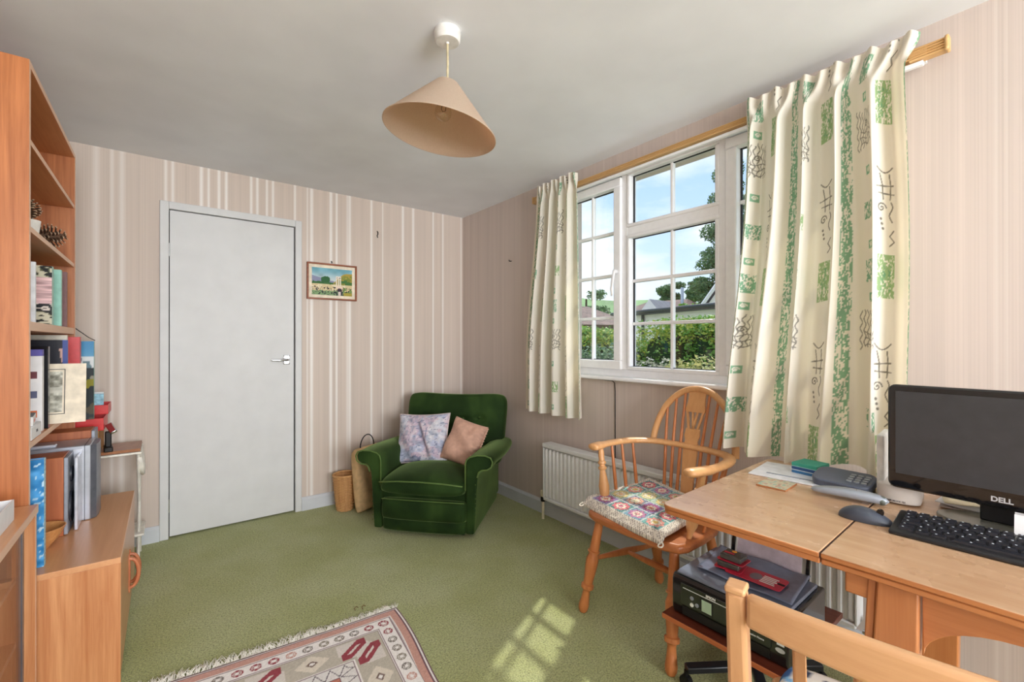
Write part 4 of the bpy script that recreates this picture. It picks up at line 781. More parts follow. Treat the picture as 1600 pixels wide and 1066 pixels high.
for i in range(420):
    x = .93 * (i + r.random()) / 420; p = x * ru + .02 * math.sin(x * 2.2) * rv; L = .030 + .025 * r.random() + .02 * (x > .3) * r.random(); a = (r.random() - .5) * 1.1
    q = p - rv * L * math.cos(a) + ru * L * math.sin(a); mid_ = (p + q) / 2 - ru * .006 * (r.random() - .5); b.tube([p + (0, 0, .006), mid_ + (0, 0, .009), q + (0, 0, .004)], [.0016, .0014, .0008], 4)
tag(b.build('fringe', mat('cream_fringe', (246, 240, 230), .9), rg), kind='stuff')
for k, (x, y) in enumerate(((-1.415, -1.43), (-1.385, -1.44))):
    b = MB(); b.tube([(x - .012, y + .004, .004), (x - .01, y + .02, .006), (x + .002, y + .028, .006), (x + .006, y + .018, .004)], .0016, 5); tag(b.build('loose_thread', mat('brown_thread', (120, 84, 48), .8), smooth=60), 'tiny brown curl of thread on the carpet beside the rug, %s' % ('left one' if k == 0 else 'right one'), 'thread', 'loose threads by the rug')
# ================================================================ Windsor armchair
M_elm = wood('elm_wood', (176, 98, 50), (216, 142, 86), 2, 1.4, .32, .8); M_elm_y = wood('elm_seat', (160, 88, 48), (206, 130, 78), 1, 1.2, .3, .8); M_elm_l = wood('elm_light', (204, 146, 92), (230, 178, 124), 2, 1.4, .35, .7)
wc = thing('windsor_chair', 'varnished wooden Windsor armchair with hooped back by the window', 'chair', (-.39, -2.27, 0))
seat = [(-.600, -2.045), (-.622, -2.10), (-.630, -2.27), (-.625, -2.44), (-.606, -2.495), (-.565, -2.512), (-.46, -2.512), (-.34, -2.50), (-.24, -2.465), (-.19, -2.40), (-.178, -2.27), (-.19, -2.15), (-.24, -2.085), (-.34, -2.055), (-.46, -2.038), (-.56, -2.032)][::-1]
b = MB(); b.prism(seat, .036, None, (0, 0, .409)); b.build('seat', M_elm_y, wc, world=True, bevel=.012, seg=3)
LEG = [(0, .017), (.10, .0185), (.30, .021), (.345, .0215), (.35, .027), (.365, .027), (.37, .0195), (.39, .0205), (.44, .0275), (.52, .0265), (.64, .0215), (.70, .0205), (.71, .0275), (.745, .0275), (.755, .0195), (.78, .0155), (.86, .0185), (.93, .0225), (.97, .021), (1, .014)]
legs = [((-.565, -2.085, .412), (-.630, -2.040, 0)), ((-.570, -2.455, .412), (-.660, -2.498, 0)), ((-.245, -2.135, .412), (-.150, -2.105, 0)), ((-.245, -2.405, .412), (-.150, -2.435, 0))]
def lp_(L, z): p, q = map(np.array, L); return p + (q - p) * ((p[2] - z) / (p[2] - q[2]))
for L in legs: b = MB(); b.turned(L[0], L[1], LEG, 14); b.build('leg', M_elm, wc, 50, world=True)
for a, c in ((legs[0], legs[2]), (legs[1], legs[3])): b = MB(); b.turned(lp_(a, .232), lp_(c, .205), [(0, .0085), (.2, .011), (.5, .0165), (.8, .011), (1, .0085)], 12); b.build('stretcher', M_elm, wc, 50, world=True)
ml = (lp_(legs[0], .232) + lp_(legs[2], .205)) / 2; mr = (lp_(legs[1], .232) + lp_(legs[3], .205)) / 2
b = MB(); b.turned(ml, mr, [(0, .008), (.2, .011), (.5, .0155), (.8, .011), (1, .008)], 12); b.build('stretcher', M_elm, wc, 50, world=True)
def bez(P, n):
    P = np.array(P, float); out = []; m = len(P)
    for i in range(m - 1):
        p0, p1, p2, p3 = P[max(i - 1, 0)], P[i], P[i + 1], P[min(i + 2, m - 1)]
        for t in np.linspace(0, 1, n, endpoint=False): out.append(.5 * ((2 * p1) + (-p0 + p2) * t + (2 * p0 - 5 * p1 + 4 * p2 - p3) * t * t + (-p0 + 3 * p1 - 3 * p2 + p3) * t ** 3))
    return out + [P[-1]]
bow = bez([(-.535, -2.010, .706), (-.47, -2.008, .708), (-.37, -2.012, .709), (-.27, -2.035, .708), (-.195, -2.095, .706), (-.162, -2.18, .704), (-.155, -2.277, .704), (-.162, -2.375, .704), (-.195, -2.46, .706), (-.27, -2.515, .708), (-.37, -2.54, .709), (-.47, -2.535, .708), (-.57, -2.505, .706)], 6)
nb = len(bow); b = MB(); b.tube(bow, [.024 if 6 < i < nb - 7 else .029 - .010 * (i == 0 or i == nb - 1) for i in range(nb)], 12, flat=.58, up=(0, 0, 1)); b.build('arm_bow', M_elm_l, wc, 60, world=True)
ARM = [(0, .010), (.10, .012), (.22, .022), (.34, .024), (.48, .018), (.60, .0125), (.62, .019), (.66, .019), (.67, .0135), (.70, .0135), (.71, .0185), (.75, .0185), (.76, .013), (.88, .014), (1, .011)]
for p, q in (((-.505, -2.065, .442), (-.475, -2.008, .700)), ((-.515, -2.480, .442), (-.500, -2.530, .700))): b = MB(); b.turned(p, q, ARM, 14); b.build('arm_support', M_elm_l, wc, 50, world=True)
for k, (sx, sy, ax, ay) in enumerate(((-.42, -2.062, -.40, -2.012), (-.36, -2.073, -.335, -2.020), (-.30, -2.088, -.275, -2.038))):
    for m in (0, 1):
        f = (lambda y: y) if m == 0 else (lambda y: -4.548 - y)
        b = MB(); b.turned((sx, f(sy), .442), (ax, f(ay), .702), [(0, .0065), (.4, .0085), (1, .006)], 10); b.build('arm_spindle', M_elm, wc, 60, world=True)
HOOP = [(-.157, -2.070, .690), (-.142, -2.078, .76), (-.126, -2.098, .83), (-.110, -2.140, .90), (-.096, -2.205, .952), (-.090, -2.277, .968)]
hoop = bez(HOOP + [(x, -4.554 - y, z) for x, y, z in HOOP[-2::-1]], 6); b = MB(); b.tube(hoop, .0155, 12); b.build('hoop', M_elm_l, wc, 180, world=True)
def hoop_z(y): H_ = np.array(hoop); i = np.argmin(np.abs(H_[:, 1] - y) + (H_[:, 2] < .72) * 9); return H_[i]
for k, (ys_, yb, yt) in enumerate(((-2.165, -2.145, -2.128), (-2.198, -2.185, -2.172), (-2.230, -2.224, -2.216))):
    for m in (0, 1):
        f = (lambda y: y) if m == 0 else (lambda y: -4.554 - y)
        top = hoop_z(f(yt)); xb = -.158
        b = MB(); b.tube([(-.205, f(ys_), .442), (xb, f(yb), .704), (top[0], f(yt), top[2])], [.0078, .0075, .0058], 10); b.build('back_spindle', M_elm, wc, 60, world=True)
sp_ = MB(); cx = lambda z: -.205 + (z - .442) * (.047 / .262) if z < .704 else -.158 + (z - .704) * (.068 / .264)
def plate(name, outl, parent=wc, th_=.010):
    V = [(cx(z) - th_ / 2, -2.277 + y, z) for y, z in outl] + [(cx(z) + th_ / 2, -2.277 + y, z) for y, z in outl]; n = len(outl); b = MB(); b.add(V, [tuple(range(n)), tuple(range(n, 2 * n))[::-1]] + [(i, n + i, n + (i + 1) % n, (i + 1) % n) for i in range(n)])
    me = b.build(name, M_elm_l, parent, world=True, bevel=.0015); return me
sl_ = plate('splat', [(-.027, .44), (.027, .44), (.031, .56), (.036, .69), (.038, .705), (.030, .73), (.038, .755), (.034, .785), (-.034, .785), (-.038, .755), (-.030, .73), (-.038, .705), (-.036, .69), (-.031, .56)])
for s_ in (-1, 1):
    for a, c, w0, w1 in ((.022, .040, .011, .010), (.0, .012, .010, .009)):
        o = plate('splat_rib', [(s_ * (a - w0 / 2), .783), (s_ * (a + w0 / 2), .783), (s_ * (c + w1 / 2), .862), (s_ * (c - w1 / 2), .862)]); o.parent = sl_
for o in [plate('splat_head', [(-.047, .860), (.047, .860), (.050, .872), (.043, .90), (.041, .93), (.044, .962), (-.044, .962), (-.041, .93), (-.043, .90), (-.050, .872)])]: o.parent = sl_
# crochet seat pad
def granny(s, t):
    u = (s + 1) / 2 * 4.6 - .3; v = (t + 1) / 2 * 4.6 - .3; iu = np.floor(u).astype(int); iv = np.floor(v).astype(int); fu = u - iu - .5; fv = v - iv - .5; r = np.hypot(fu, fv); k = (iu * 3 + iv * 5) % 7; a = np.arctan2(fv, fu)
    ctr = np.array([(236, 206, 120), (224, 150, 130), (240, 226, 150), (206, 120, 150), (236, 196, 150), (230, 170, 170), (246, 236, 200)]); mid = np.array([(232, 158, 148), (176, 96, 140), (236, 222, 170), (222, 120, 130), (226, 206, 140), (200, 130, 170), (234, 180, 160)]); out = np.array([(120, 178, 176), (150, 132, 180), (150, 190, 160), (96, 150, 150), (176, 200, 180), (128, 168, 190), (150, 160, 180)])
    C = out[k].astype(float); m = r < .40 + .035 * np.cos(8 * a); C[m] = mid[k][m]; m = r < .24 + .03 * np.cos(8 * a + 1); C[m] = np.array((240, 232, 214)); m = r < .13; C[m] = ctr[k][m]
    m = (np.maximum(np.abs(fu), np.abs(fv)) > .455); C[m] = (206, 214, 214); hole = (vnoise(s * 60, t * 60, 101) > .74); C[hole] = C[hole] * .55
    e = np.maximum(np.abs(s), np.abs(t)); bd = e > .86; C[bd] = (232, 224, 212); st_ = bd & ((np.floor(s * 40) + np.floor(t * 40)) % 2 == 0) & (vnoise(s * 50, t * 50, 102) > .4); C[st_] = (150, 140, 134); return C
cor = {(-1, -1): (-.655, -2.455, .472), (-1, 1): (-.585, -1.995, .474), (1, -1): (-.235, -2.42, .486), (1, 1): (-.20, -2.085, .515)}
def padshape(A):
    s = A[..., 0]; t = A[..., 1]; P = 0
    for (a, c), p in cor.items(): P = P + ((1 + a * s) / 2 * (1 + c * t) / 2)[..., None] * np.array(p)
    P = P - np.array((-.42, -2.26, .446)); P[..., 2] += A[..., 2]; P[..., 2] -= .010 * (1 - (s ** 2 + t ** 2) / 2); P[..., 2] -= .022 * smoothstep(-.82, -1, s); return P
cpad = thing('crochet_cushion', 'multicoloured crochet granny square pad on the Windsor chair seat', 'cushion', (-.42, -2.26, .446))
pillow('cover', vmat('crochet_wool', .95, .9, 260, .2), cpad, 2, 2, .034, .16, 150, 150, shape=padshape, color=granny, disp=lambda s, t: .0025 * vnoise(s * 40 + 50, t * 40 + 50, 103))
for (a, c), p in cor.items():
    if a < 0: b = MB(); q = np.array(p) - (-.42, -2.26, .446) - (0.004, 0, .026); b.tube([q + (.009 * math.cos(k), .009 * math.sin(k), -.012 * abs(math.sin(k / 2)) + .01) for k in np.linspace(0, 2 * PI, 12)], .003, 5); b.build('tie_loop', mat('cream_yarn', (236, 230, 218), .9), cpad, 180)
# ================================================================ desk (table with a drop leaf)
t = NT('worn_table_top'); co = t.coords((28, 2.2, 28)); g = t.noise(co, 1, 6, .6, .5); wv = t.noise(t.coords(), 5, 4, .6); f = t.math('ADD', t.math('MULTIPLY', g, .55), t.math('MULTIPLY', wv, .45))
t.set(Base_Color=t.ramp(f, [(.30, (184, 142, 106)), (.5, (202, 162, 126)), (.7, (220, 188, 156))]), Roughness=t.ramp(wv, [(.3, (120, 120, 120)), (.7, (160, 160, 160))]), Coat_Weight=.3); t.b.inputs['Coat Roughness'].default_value = .3; t.bump(t.noise(t.coords((120, 8, 120)), 1, 3), .15, .001); M_top = t.m
M_oak = wood('orange_oak', (166, 98, 52), (204, 136, 82), 1, 1.2, .35, .9); M_oak_z = wood('orange_oak_upright', (168, 100, 54), (206, 138, 84), 2, 1.2, .35, .9)
DZT = .730; dk = thing('desk', 'old oak drop leaf table used as a desk under the window', 'desk', (-.973, -2.665, 0), .04)
def slab(name, x0, x1, y0, y1, rnd=()):
    th_ = .026; pts = []
    for (x, y, k) in ((x0, y0, 0), (x1, y0, 1), (x1, y1, 2), (x0, y1, 3)):
        if k in rnd:
            r_ = .03; cxx = x + (r_ if x == x0 else -r_); cyy = y + (r_ if y == y0 else -r_); a0 = {0: PI, 1: -PI / 2, 2: 0, 3: PI / 2}[k]
            pts += [(cxx + r_ * math.cos(a0 + q), cyy + r_ * math.sin(a0 + q)) for q in np.linspace(0, PI / 2, 6)]
        else: pts.append((x, y))
    b = MB(); b.prism(pts, .012, None, (0, 0, DZT - .012)); b.cur = 1; ins = [(x + (.004 if x < (x0 + x1) / 2 else -.004), y) for x, y in pts]; b.prism(ins, .014, None, (0, 0, DZT - .0265)); b.mi[0] = 1
    for i in range(2, 2 + len(pts)): b.mi[i] = 1
    return b.build(name, [M_top, M_oak], dk, bevel=.003)
slab('drop_leaf', 0, .775, -.391, 0, (2, 3)); slab('main_top', 0, .775, -1.30, -.393)
b = MB(); b.bx(.001, .774, -.3932, -.3908, DZT - .012, DZT - .0006); b.build('rule_joint', mat('joint_dark', (60, 34, 20), .7), dk)
for x in (.055, .70):
    b = MB(); b.prism([(.0, .704), (-.066, .704), (-.058, 0), (.034, 0)], .05, [[0, 0, 1], [1, 0, 0], [0, 1, 0]], (x - .025, -.485, 0)); b.build('end_leg', M_oak_z, dk, bevel=.004)
    b = MB(); b.prism([(.0, .704), (.016, .704), (.048, 0), (.036, 0)], .03, [[0, 0, 1], [1, 0, 0], [0, 1, 0]], (x - .02, -.485, 0)); b.build('leg_strip', M_oak_z, dk, bevel=.003)
    ap = [(-.553, .704)] + [(-1.30, .704), (-1.30, .655)] + [(-.70 + .0 * q, .655) for q in (0,)] + [(-.70 + .145 * math.sin(a), .655 - .085 * (1 - math.cos(a))) for a in np.linspace(.1, PI / 2, 9)]
    b = MB(); b.prism(ap, .020, [[0, 0, 1], [1, 0, 0], [0, 1, 0]], (x - .008, 0, 0)); b.build('arched_apron', M_oak, dk, bevel=.003)
    b = MB(); b.box((x, -.452, .675), (.035, .048, .055)); b.build('leaf_support', M_oak, dk, bevel=.004)
    b = MB(); b.prism([(.0, .704), (.066, .704), (.058, 0), (-.034, 0)], .05, [[0, 0, 1], [1, 0, 0], [0, 1, 0]], (x - .025, -1.30, 0)); b.build('end_leg', M_oak_z, dk, bevel=.004)
b = MB(); b.bx(.08, .675, -.54, -.505, .60, .704); b.build('end_rail', M_oak, dk, bevel=.003)
b = MB(); b.bx(.08, .675, -.545, -.500, .10, .16); b.build('foot_rail', M_oak, dk, bevel=.003)
# ---- things on the desk
zt = DZT + .0006
def desk_thing(name, label, cat, x, y, rz=0, z=zt, group=None): return thing(name, label, cat, (x, y, z), rz, group)
o = desk_thing('desk_blotter', 'white document folder with a grey slot lying on the desk', 'folder', -.355, -2.815, .12)
b = MB(); b.bx(-.105, .105, -.155, .145, 0, .004); b.build('folder_cover', mat('white_folder', (232, 234, 240), .35), o, bevel=.001); b = MB(); b.bx(-.062, -.054, -.14, .10, .004, .0052); b.build('slot_bar', mat('slot_grey', (138, 146, 162), .4), o)
o = desk_thing('coaster', 'thin cork backed picture coaster on the desk', 'coaster', -.532, -2.798, .06)
b = MB(); b.bx(-.053, .053, -.043, .043, 0, .004); b.build('cork_base', mat('cork', (176, 110, 62), .8), o, bevel=.001)
gx, gz = np.meshgrid(np.linspace(-1, 1, 50), np.linspace(-1, 1, 40)); c_ = np.zeros(gx.shape + (3,)); c_[:] = (206, 196, 168); n_ = vnoise(gx * 4 + 5, gz * 4 + 5, 111); c_[n_ > .58] = (150, 176, 160); c_[n_ < .25] = (186, 150, 130)
grid('coaster_print', np.stack([gx * .052, gz * .042, np.full_like(gx, .0046)], -1), vmat('printed_cover', .35), o, c_)
o = desk_thing('note_block', 'teal and blue block of sticky notes beside the curtain', 'notepad', -.308, -2.818, -.10, zt + .0046)
for k, (c, h) in enumerate((((58, 122, 178), .009), ((206, 224, 232), .003), ((44, 84, 140), .010), ((170, 214, 214), .002), ((58, 160, 138), .011))):
    zz_ = sum((.009, .003, .010, .002, .011)[:k]); b = MB(); b.bx(-.045, .045, -.04, .04, zz_, zz_ + h - .0002); b.build('note_layer', mat('note_%d' % k, c, .6), o)
def pen(label, p, q, m, r=.0042):
    p = np.array(p); q = np.array(q); d = q - p; L = np.linalg.norm(d); o = thing('pen', label, 'pen', tuple(p), group='pens on the desk'); b = MB(); b.turned((0, 0, 0), d, [(0, .0012), (.06, r * .8), (.08, r), (.66, r)], 10); b.build('barrel', m, o, 40); b = MB(); b.turned(d * .66, d, [(0, r * 1.15), (.95, r * 1.1), (1, r * .6)], 10); b.build('cap', M_cable, o, 40); return o
pen('black pen lying on the white folder in front of the sticky notes', (-.268, -2.755, DZT + .0098), (-.305, -2.895, DZT + .0098), M_cable); pen('dark pen with chrome end lying against the sticky note block', (-.293, -2.79, DZT + .0098), (-.318, -2.925, DZT + .0098), M_chrome, .0045)
o = desk_thing('paper_slip', 'torn cream paper slip with printing under the curtain hem', 'paper', -.25, -2.955, .3); b = MB(); b.prism([(-.05, -.04), (.045, -.045), (.05, .035), (-.04, .045)], .0015); b.build('sheet', mat('paper_cream', (226, 214, 180), .8), o); b = MB(); b.prism([(-.01, -.03), (.0, -.036), (.02, -.02), (.008, -.014)], .0006, None, (0, 0, .0016)); b.build('printed_mark', mat('red_print', (196, 70, 66), .5), o)
# telephone base and handset
M_ph = mat('slate_plastic', (86, 94, 112), .35, var=.03); M_ph2 = mat('silver_grey_plastic', (150, 156, 166), .3, .2, var=.03); M_blk = mat('gloss_black_plastic', (18, 18, 20), .12)
o = desk_thing('answering_machine', 'slate grey answering machine base with keypad on the desk', 'telephone base', -.390, -2.940, -PI / 2 - .02)
def rrect(w, h, r, n=6): return [(sx * (w / 2 - r) + r * math.cos(a), sy * (h / 2 - r) + r * math.sin(a)) for sx, sy, a0 in ((1, 1, 0), (-1, 1, PI / 2), (-1, -1, PI), (1, -1, 3 * PI / 2)) for a in np.linspace(a0, a0 + PI / 2, n)]
Mt = rotm(.22); b = MB(); b.prism(rrect(.158, .105, .03), .024, Mt, (0, 0, .013)); bb = b.build('base_shell', M_ph, o, 40, bevel=.004); b = MB(); b.prism(rrect(.148, .095, .025), .02); b.build('base_foot', M_blk, o)
b = MB(); b.prism([(.036 * math.cos(a) - .040, .028 * math.sin(a) + .003) for a in np.linspace(0, 2 * PI, 24, endpoint=False)], .0012, Mt, (0, .005, .0372)); b.build('cradle_well', M_blk, o)
for i in range(3):
    for j in range(4): b = MB(); b.prism(rrect(.014, .009, .003, 3), .0035, Mt, tuple(np.array((.022 + .019 * i, -.026 + .015 * j, .024)) @ np.array(Mt).T + np.array((0, 0, .013)))); b.build('key', M_ph2, o, 40)
o = desk_thing('phone_handset', 'silver grey cordless telephone handset lying on the desk', 'telephone handset', -.515, -2.985, -PI / 2 + .19)
b = MB(); n_ = 24; V = []
for i in range(n_ + 1):
    s_ = i / n_; x = -.092 + .185 * s_; w = .022 * (math.sin(PI * min(max(s_, .0), 1)) ** .28) + .001; h = (.010 + .005 * s_) * (math.sin(PI * s_) ** .25 + .02); z = .0155 + .006 * math.sin(PI * s_)
    for k in range(14): a = 2 * PI * k / 14; V.append((x, w * np.sign(math.cos(a)) * abs(math.cos(a)) ** .6, z + h * np.sign(math.sin(a)) * abs(math.sin(a)) ** .7))
b.add(V, [(i * 14 + k, i * 14 + (k + 1) % 14, (i + 1) * 14 + (k + 1) % 14, (i + 1) * 14 + k)[::-1] for i in range(n_) for k in range(14)] + [tuple(range(14)), tuple(range(n_ * 14, (n_ + 1) * 14))[::-1]]); b.build('handset_shell', M_ph2, o, 60)
b = MB(); b.tube([(.020, .022 * math.cos(a), .0205 + .0135 * math.sin(a)) for a in np.linspace(0, PI, 12)], .0008, 4); b.build('shell_seam', M_blk, o)
b = MB(); b.blob((.076, 0, .016), (.0145, .0178, .0128), 14, 8); b.build('earpiece_end', mat('grey_green_cap', (86, 92, 84), .4), o, 180)
# mouse
o = desk_thing('computer_mouse', 'dark grey computer mouse left of the keyboard', 'mouse', -.655, -3.062, -PI / 2 + .12)
b = MB(); V = []; n_ = 20
for i in range(n_ + 1):
    s_ = i / n_; x = -.056 + .112 * s_; w = .031 * (math.sin(PI * (.03 + .94 * s_)) ** .42); h = .037 * (math.sin(PI * (.02 + .96 * s_)) ** .5) * (1 - .35 * s_ ** 1.5)
    for k in range(13): a = PI * k / 12; V.append((x, w * math.cos(a) * (1.0 if k not in (0, 12) else .95), h * math.sin(a) ** .8 if 0 < k < 12 else .0))
b.add(V, [(i * 13 + k, i * 13 + k + 1, (i + 1) * 13 + k + 1, (i + 1) * 13 + k)[::-1] for i in range(n_) for k in range(12)]); b.add([V[i * 13] for i in range(n_ + 1)] + [V[i * 13 + 12] for i in range(n_, -1, -1)], [tuple(range(2 * n_ + 2))]); b.build('mouse_shell', mat('mouse_plastic', (66, 72, 84), .3), o, 60)
b = MB(); b.tube([(.030, -.004, .0275), (.030, .004, .0275)], .008, 12); b.build('scroll_wheel', M_blk, o, 40); b = MB(); b.tube([(.054, 0, .006), (.062, .012, .004), (.060, .05, .004), (.066, .11, .004)], .002, 6); b.build('mouse_cable', M_cable, o, 180)
# keyboard
kb = desk_thing('keyboard', 'black computer keyboard lying before the monitor', 'keyboard', -.628, -3.345, -PI / 2 + .045)
b = MB(); b.prism([(-.075, 0), (.075, 0), (.075, .022), (.060, .024), (-.066, .012), (-.075, .008)], .455, [[0, 0, 1], [1, 0, 0], [0, 1, 0]], (-.2275, 0, 0)); b.build('keyboard_case', mat('black_plastic', (30, 31, 35), .3), kb, bevel=.003)
M_key = mat('key_black', (34, 36, 44), .28); M_leg = mat('key_legend', (216, 222, 232), .5)
def keymesh(w):
    b = MB(); a, c = (w - .003) / 2, .0073; b.add([(-a, -c, 0), (a, -c, 0), (a, c, 0), (-a, c, 0), (-a * .84, -c * .75, .0055), (a * .84, -c * .75, .0055), (a * .84, c * .8, .0055), (-a * .84, c * .8, .0055)], [(4, 5, 6, 7), (0, 1, 5, 4), (1, 2, 6, 5), (2, 3, 7, 6), (3, 0, 4, 7)]); b.cur = 1
    b.add([(-a * .5, c * .05, .0058), (-a * .5 + .0035, c * .05, .0058), (-a * .5 + .0035, c * .6, .0058), (-a * .5, c * .6, .0058)], [(0, 1, 2, 3)]); o = b.build('key', [M_key, M_leg], kb); return o.data, o
rows = [[.024] * 4 + [.0235] * 14, [.0235] * 13 + [.038] + [.0235] * 3, [.036] + [.0235] * 12 + [.026] + [.0235] * 3, [.042] + [.0235] * 11 + [.045] + [.0235] * 3, [.032] + [.0235] * 11 + [.05] + [.0235] * 3, [.032, .028, .028, .142, .028, .028, .028, .032] + [.0235] * 3]
kd = {}
for r_, row in enumerate(rows):
    x = -.215; y = .056 - .0215 * r_
    for w in row:
        if x + w > .222: break
        k_ = round(w, 4)
        if k_ not in kd: kd[k_], o = keymesh(w)
        else: o = bpy.data.objects.new('key', kd[k_]); COL.objects.link(o); o.parent = kb
        zk = .012 + (y + .066) / .126 * .012; o.location = (x + w / 2, y, zk - .0012); o.rotation_euler = (.095, 0, 0); x += w
# white router with an upright panel
M_rt = mat('pale_grey_plastic', (206, 200, 194), .35, var=.02)
o = desk_thing('router', 'white upright router with a rounded base left of the monitor', 'router', -.392, -3.078, -PI / 2 + .10)
fr = [(-.048, .05), (-.048, -.035)] + [(.048 * math.sin(a), -.035 - .026 * math.cos(a)) for a in np.linspace(-PI / 2 + .35, PI / 2 - .35, 10)] + [(.048, -.035), (.048, .05)]
b = MB(); b.prism(fr, .049, None, (0, 0, .003)); b.build('router_base', M_rt, o, 40, bevel=.004); b = MB(); b.bx(-.052, -.034, -.02, .12, .002, .185); b.build('router_panel', mat('router_white', (232, 234, 232), .35), o, bevel=.004)
text_mesh('SUPER MODE 121', .0062, 'printed_letters', mat('ink_print', (60, 60, 70), .5), o, Mprint, (-.006, -.0604, .010), .0002); b = MB(); b.bx(-.016, .016, -.056, -.05, .0495, .0525); b.build('slot', M_blk, o)
# monitor
mo = desk_thing('computer_monitor', 'black flat screen computer monitor switched off on the desk', 'monitor', -.455, -3.292, -PI / 2 - .02)
MW, MH, mz = .448, .288, .055 + .0
b = MB(); b.prism(rrect(MW, MH, .018), .030, [[1, 0, 0], [0, 0, -1], [0, 1, 0]], (0, .004, mz + MH / 2)); b.build('bezel', mat('piano_black', (14, 14, 17), .06, coat=.5), mo, 40, bevel=.005)
b = MB(); b.bx(-MW / 2 + .018, MW / 2 - .018, -.0275, -.0262, mz + .042, mz + MH - .018); b.build('screen', mat('screen_matte', (58, 59, 62), .42), mo)
b = MB(); b.box((0, .022, mz + MH / 2), (MW * .86, .045, MH * .8)); b.build('rear_housing', mat('black_plastic', (30, 31, 35), .3), mo, bevel=.012)
b = MB(); b.bx(-.045, .045, -.004, .022, .012, mz + .06); b.build('stand_neck', mat('black_plastic', (30, 31, 35), .3), mo, bevel=.004)
b = MB(); b.prism([(.125 * math.cos(a), .078 * math.sin(a) - .008) for a in np.linspace(0, 2 * PI, 40, endpoint=False)], .012); b.build('stand_base', mat('grey_base', (120, 118, 108), .25, .3), mo, 40, bevel=.003)
text_mesh('DELL', .017, 'brand_letters', mat('silver_letters', (214, 216, 222), .3, .4), mo, Mprint, (-.004, -.0285, mz + .021), .0006)
o = desk_thing('folded_card', 'white folded card leaning on the monitor stand', 'card', -.505, -3.385, -PI / 2 + .03, zt + .0125)
for k, a in ((0, .3), (1, -.3)): b = MB(); b.box((0, .016 * (1 if a > 0 else -1), .0235), (.15, .0012, .046), rotm(a)); b.build('card_leaf', M_card, o)
M_env = mat('cream_paper', (232, 220, 188), .75)
for k, (x, y, rz, m, lab) in enumerate(((-.32, -3.25, .25, M_env, 'cream envelope on the paper heap behind the monitor'), (-.325, -3.255, -.12, M_card, 'white folded sheet in the middle of the paper heap behind the monitor'), (-.318, -3.25, .1, mat('grey_newsprint', (170, 160, 156), .8, var=.2, vs=60), 'grey newsprint sheet at the bottom of the paper heap'))):
    o = desk_thing('loose_paper', lab, 'paper', x, y, rz, zt + .004 + .011 * (2 - k), 'papers behind the monitor')
    gx, gy = np.meshgrid(np.linspace(-1, 1, 14), np.linspace(-1, 1, 14)); P = np.stack([gx * .075, gy * .095, .004 + .006 * np.sin(gx * 2.2 + k) * np.sin(gy * 1.7 + k)], -1); grid('sheet', P, m, o, thick=.002)
b = MB(); b.tube(bez([(-.30, -3.12, zt + .05), (-.36, -3.17, zt + .052), (-.40, -3.22, zt + .044), (-.41, -3.28, zt + .03), (-.36, -3.36, zt + .004)], 5), .0035, 8); tag(b.build('monitor_cable', M_cable, smooth=180), 'black cable dropping over the papers behind the monitor', 'cable')
b = MB(); b.tube(bez([(-.62, -3.38, .60), (-.625, -3.372, .45), (-.60, -3.376, .30), (-.50, -3.37, .10), (-.40, -3.36, .004)], 5), .0025, 6); tag(b.build('hanging_cable', M_cable, smooth=180), 'thin black cable hanging under the desk beside the arched apron', 'cable')
# ================================================================ printer on its trolley
M_rose = wood('rosewood', (84, 38, 26), (116, 58, 40), 1, 1.2, .25, .8); M_copper = wood('trolley_edge', (176, 94, 52), (204, 120, 72), 1, 1, .35)
tl = thing('printer_trolley', 'low rosewood printer trolley on black feet under the desk leaf', 'trolley', (-.475, -2.695, 0))
b = MB(); b.bx(-.722, -.228, -2.890, -2.502, .232, .250); b.mi[5] = 1; b.mi[4] = 1; b.build('shelf', [M_rose, M_copper], tl, world=True, bevel=.002)
b = MB(); b.tube([(-.46, -2.70, .05), (-.46, -2.70, .232)], .022, 14); b.build('column', M_dark, tl, 50, world=True)
for x, y in ((-.665, -2.56), (-.665, -2.84), (-.28, -2.56), (-.28, -2.84)):
    a = math.atan2(y + 2.70, x + .46); L = math.hypot(x + .46, y + 2.70); b = MB(); b.box(((x - .46) / 2, (y - 2.70) / 2, .062), (L, .034, .022), rotm(0, 0, a)); f = b.build('foot', mat('black_plastic', (30, 31, 35), .3), tl, bevel=.004, world=True)
    b = MB(); b.tube([(x - .010, y, .020), (x + .010, y, .020)], .020, 14); b.tube([(x, y, .022), (x, y, .056)], .007, 8); b.v = [tuple(np.array(q) - np.array(tl.location)) for q in b.v]; b.build('castor', M_dark, f, 50)
PX0, PX1, PY0, PY1, PZ = -.690, -.400, -2.892, -2.522, .2505
pr_ = thing('inkjet_printer', 'black inkjet printer standing on the rosewood trolley', 'printer', ((PX0 + PX1) / 2, (PY0 + PY1) / 2, PZ)); M_prt = mat('printer_black', (24, 25, 27), .18, coat=.3)
M_lid = mat('lid_painted_reflection', (116, 124, 142), .12, var=.03)  # gloss black lid, coloured blue-grey to stand for the sky it reflects
b = MB(); b.prism([(PX0, .018), (PX0 + .010, .0), (PX1, 0), (PX1, .146), (PX0 + .01, .138), (PX0, .120)], PY1 - PY0, [[1, 0, 0], [0, 0, 1], [0, 1, 0]], (0, PY0, PZ)); b.build('printer_body', M_prt, pr_, world=True, bevel=.006, seg=3)
b = MB(); b.prism([(PX0 + .008, .1385), (PX1 - .02, .1465), (PX1 - .02, .157), (PX0 + .02, .151), (PX0 + .006, .145)], PY1 - PY0 - .03, [[1, 0, 0], [0, 0, 1], [0, 1, 0]], (0, PY0 + .015, PZ)); b.build('scanner_lid', M_lid, pr_, world=True, bevel=.003)
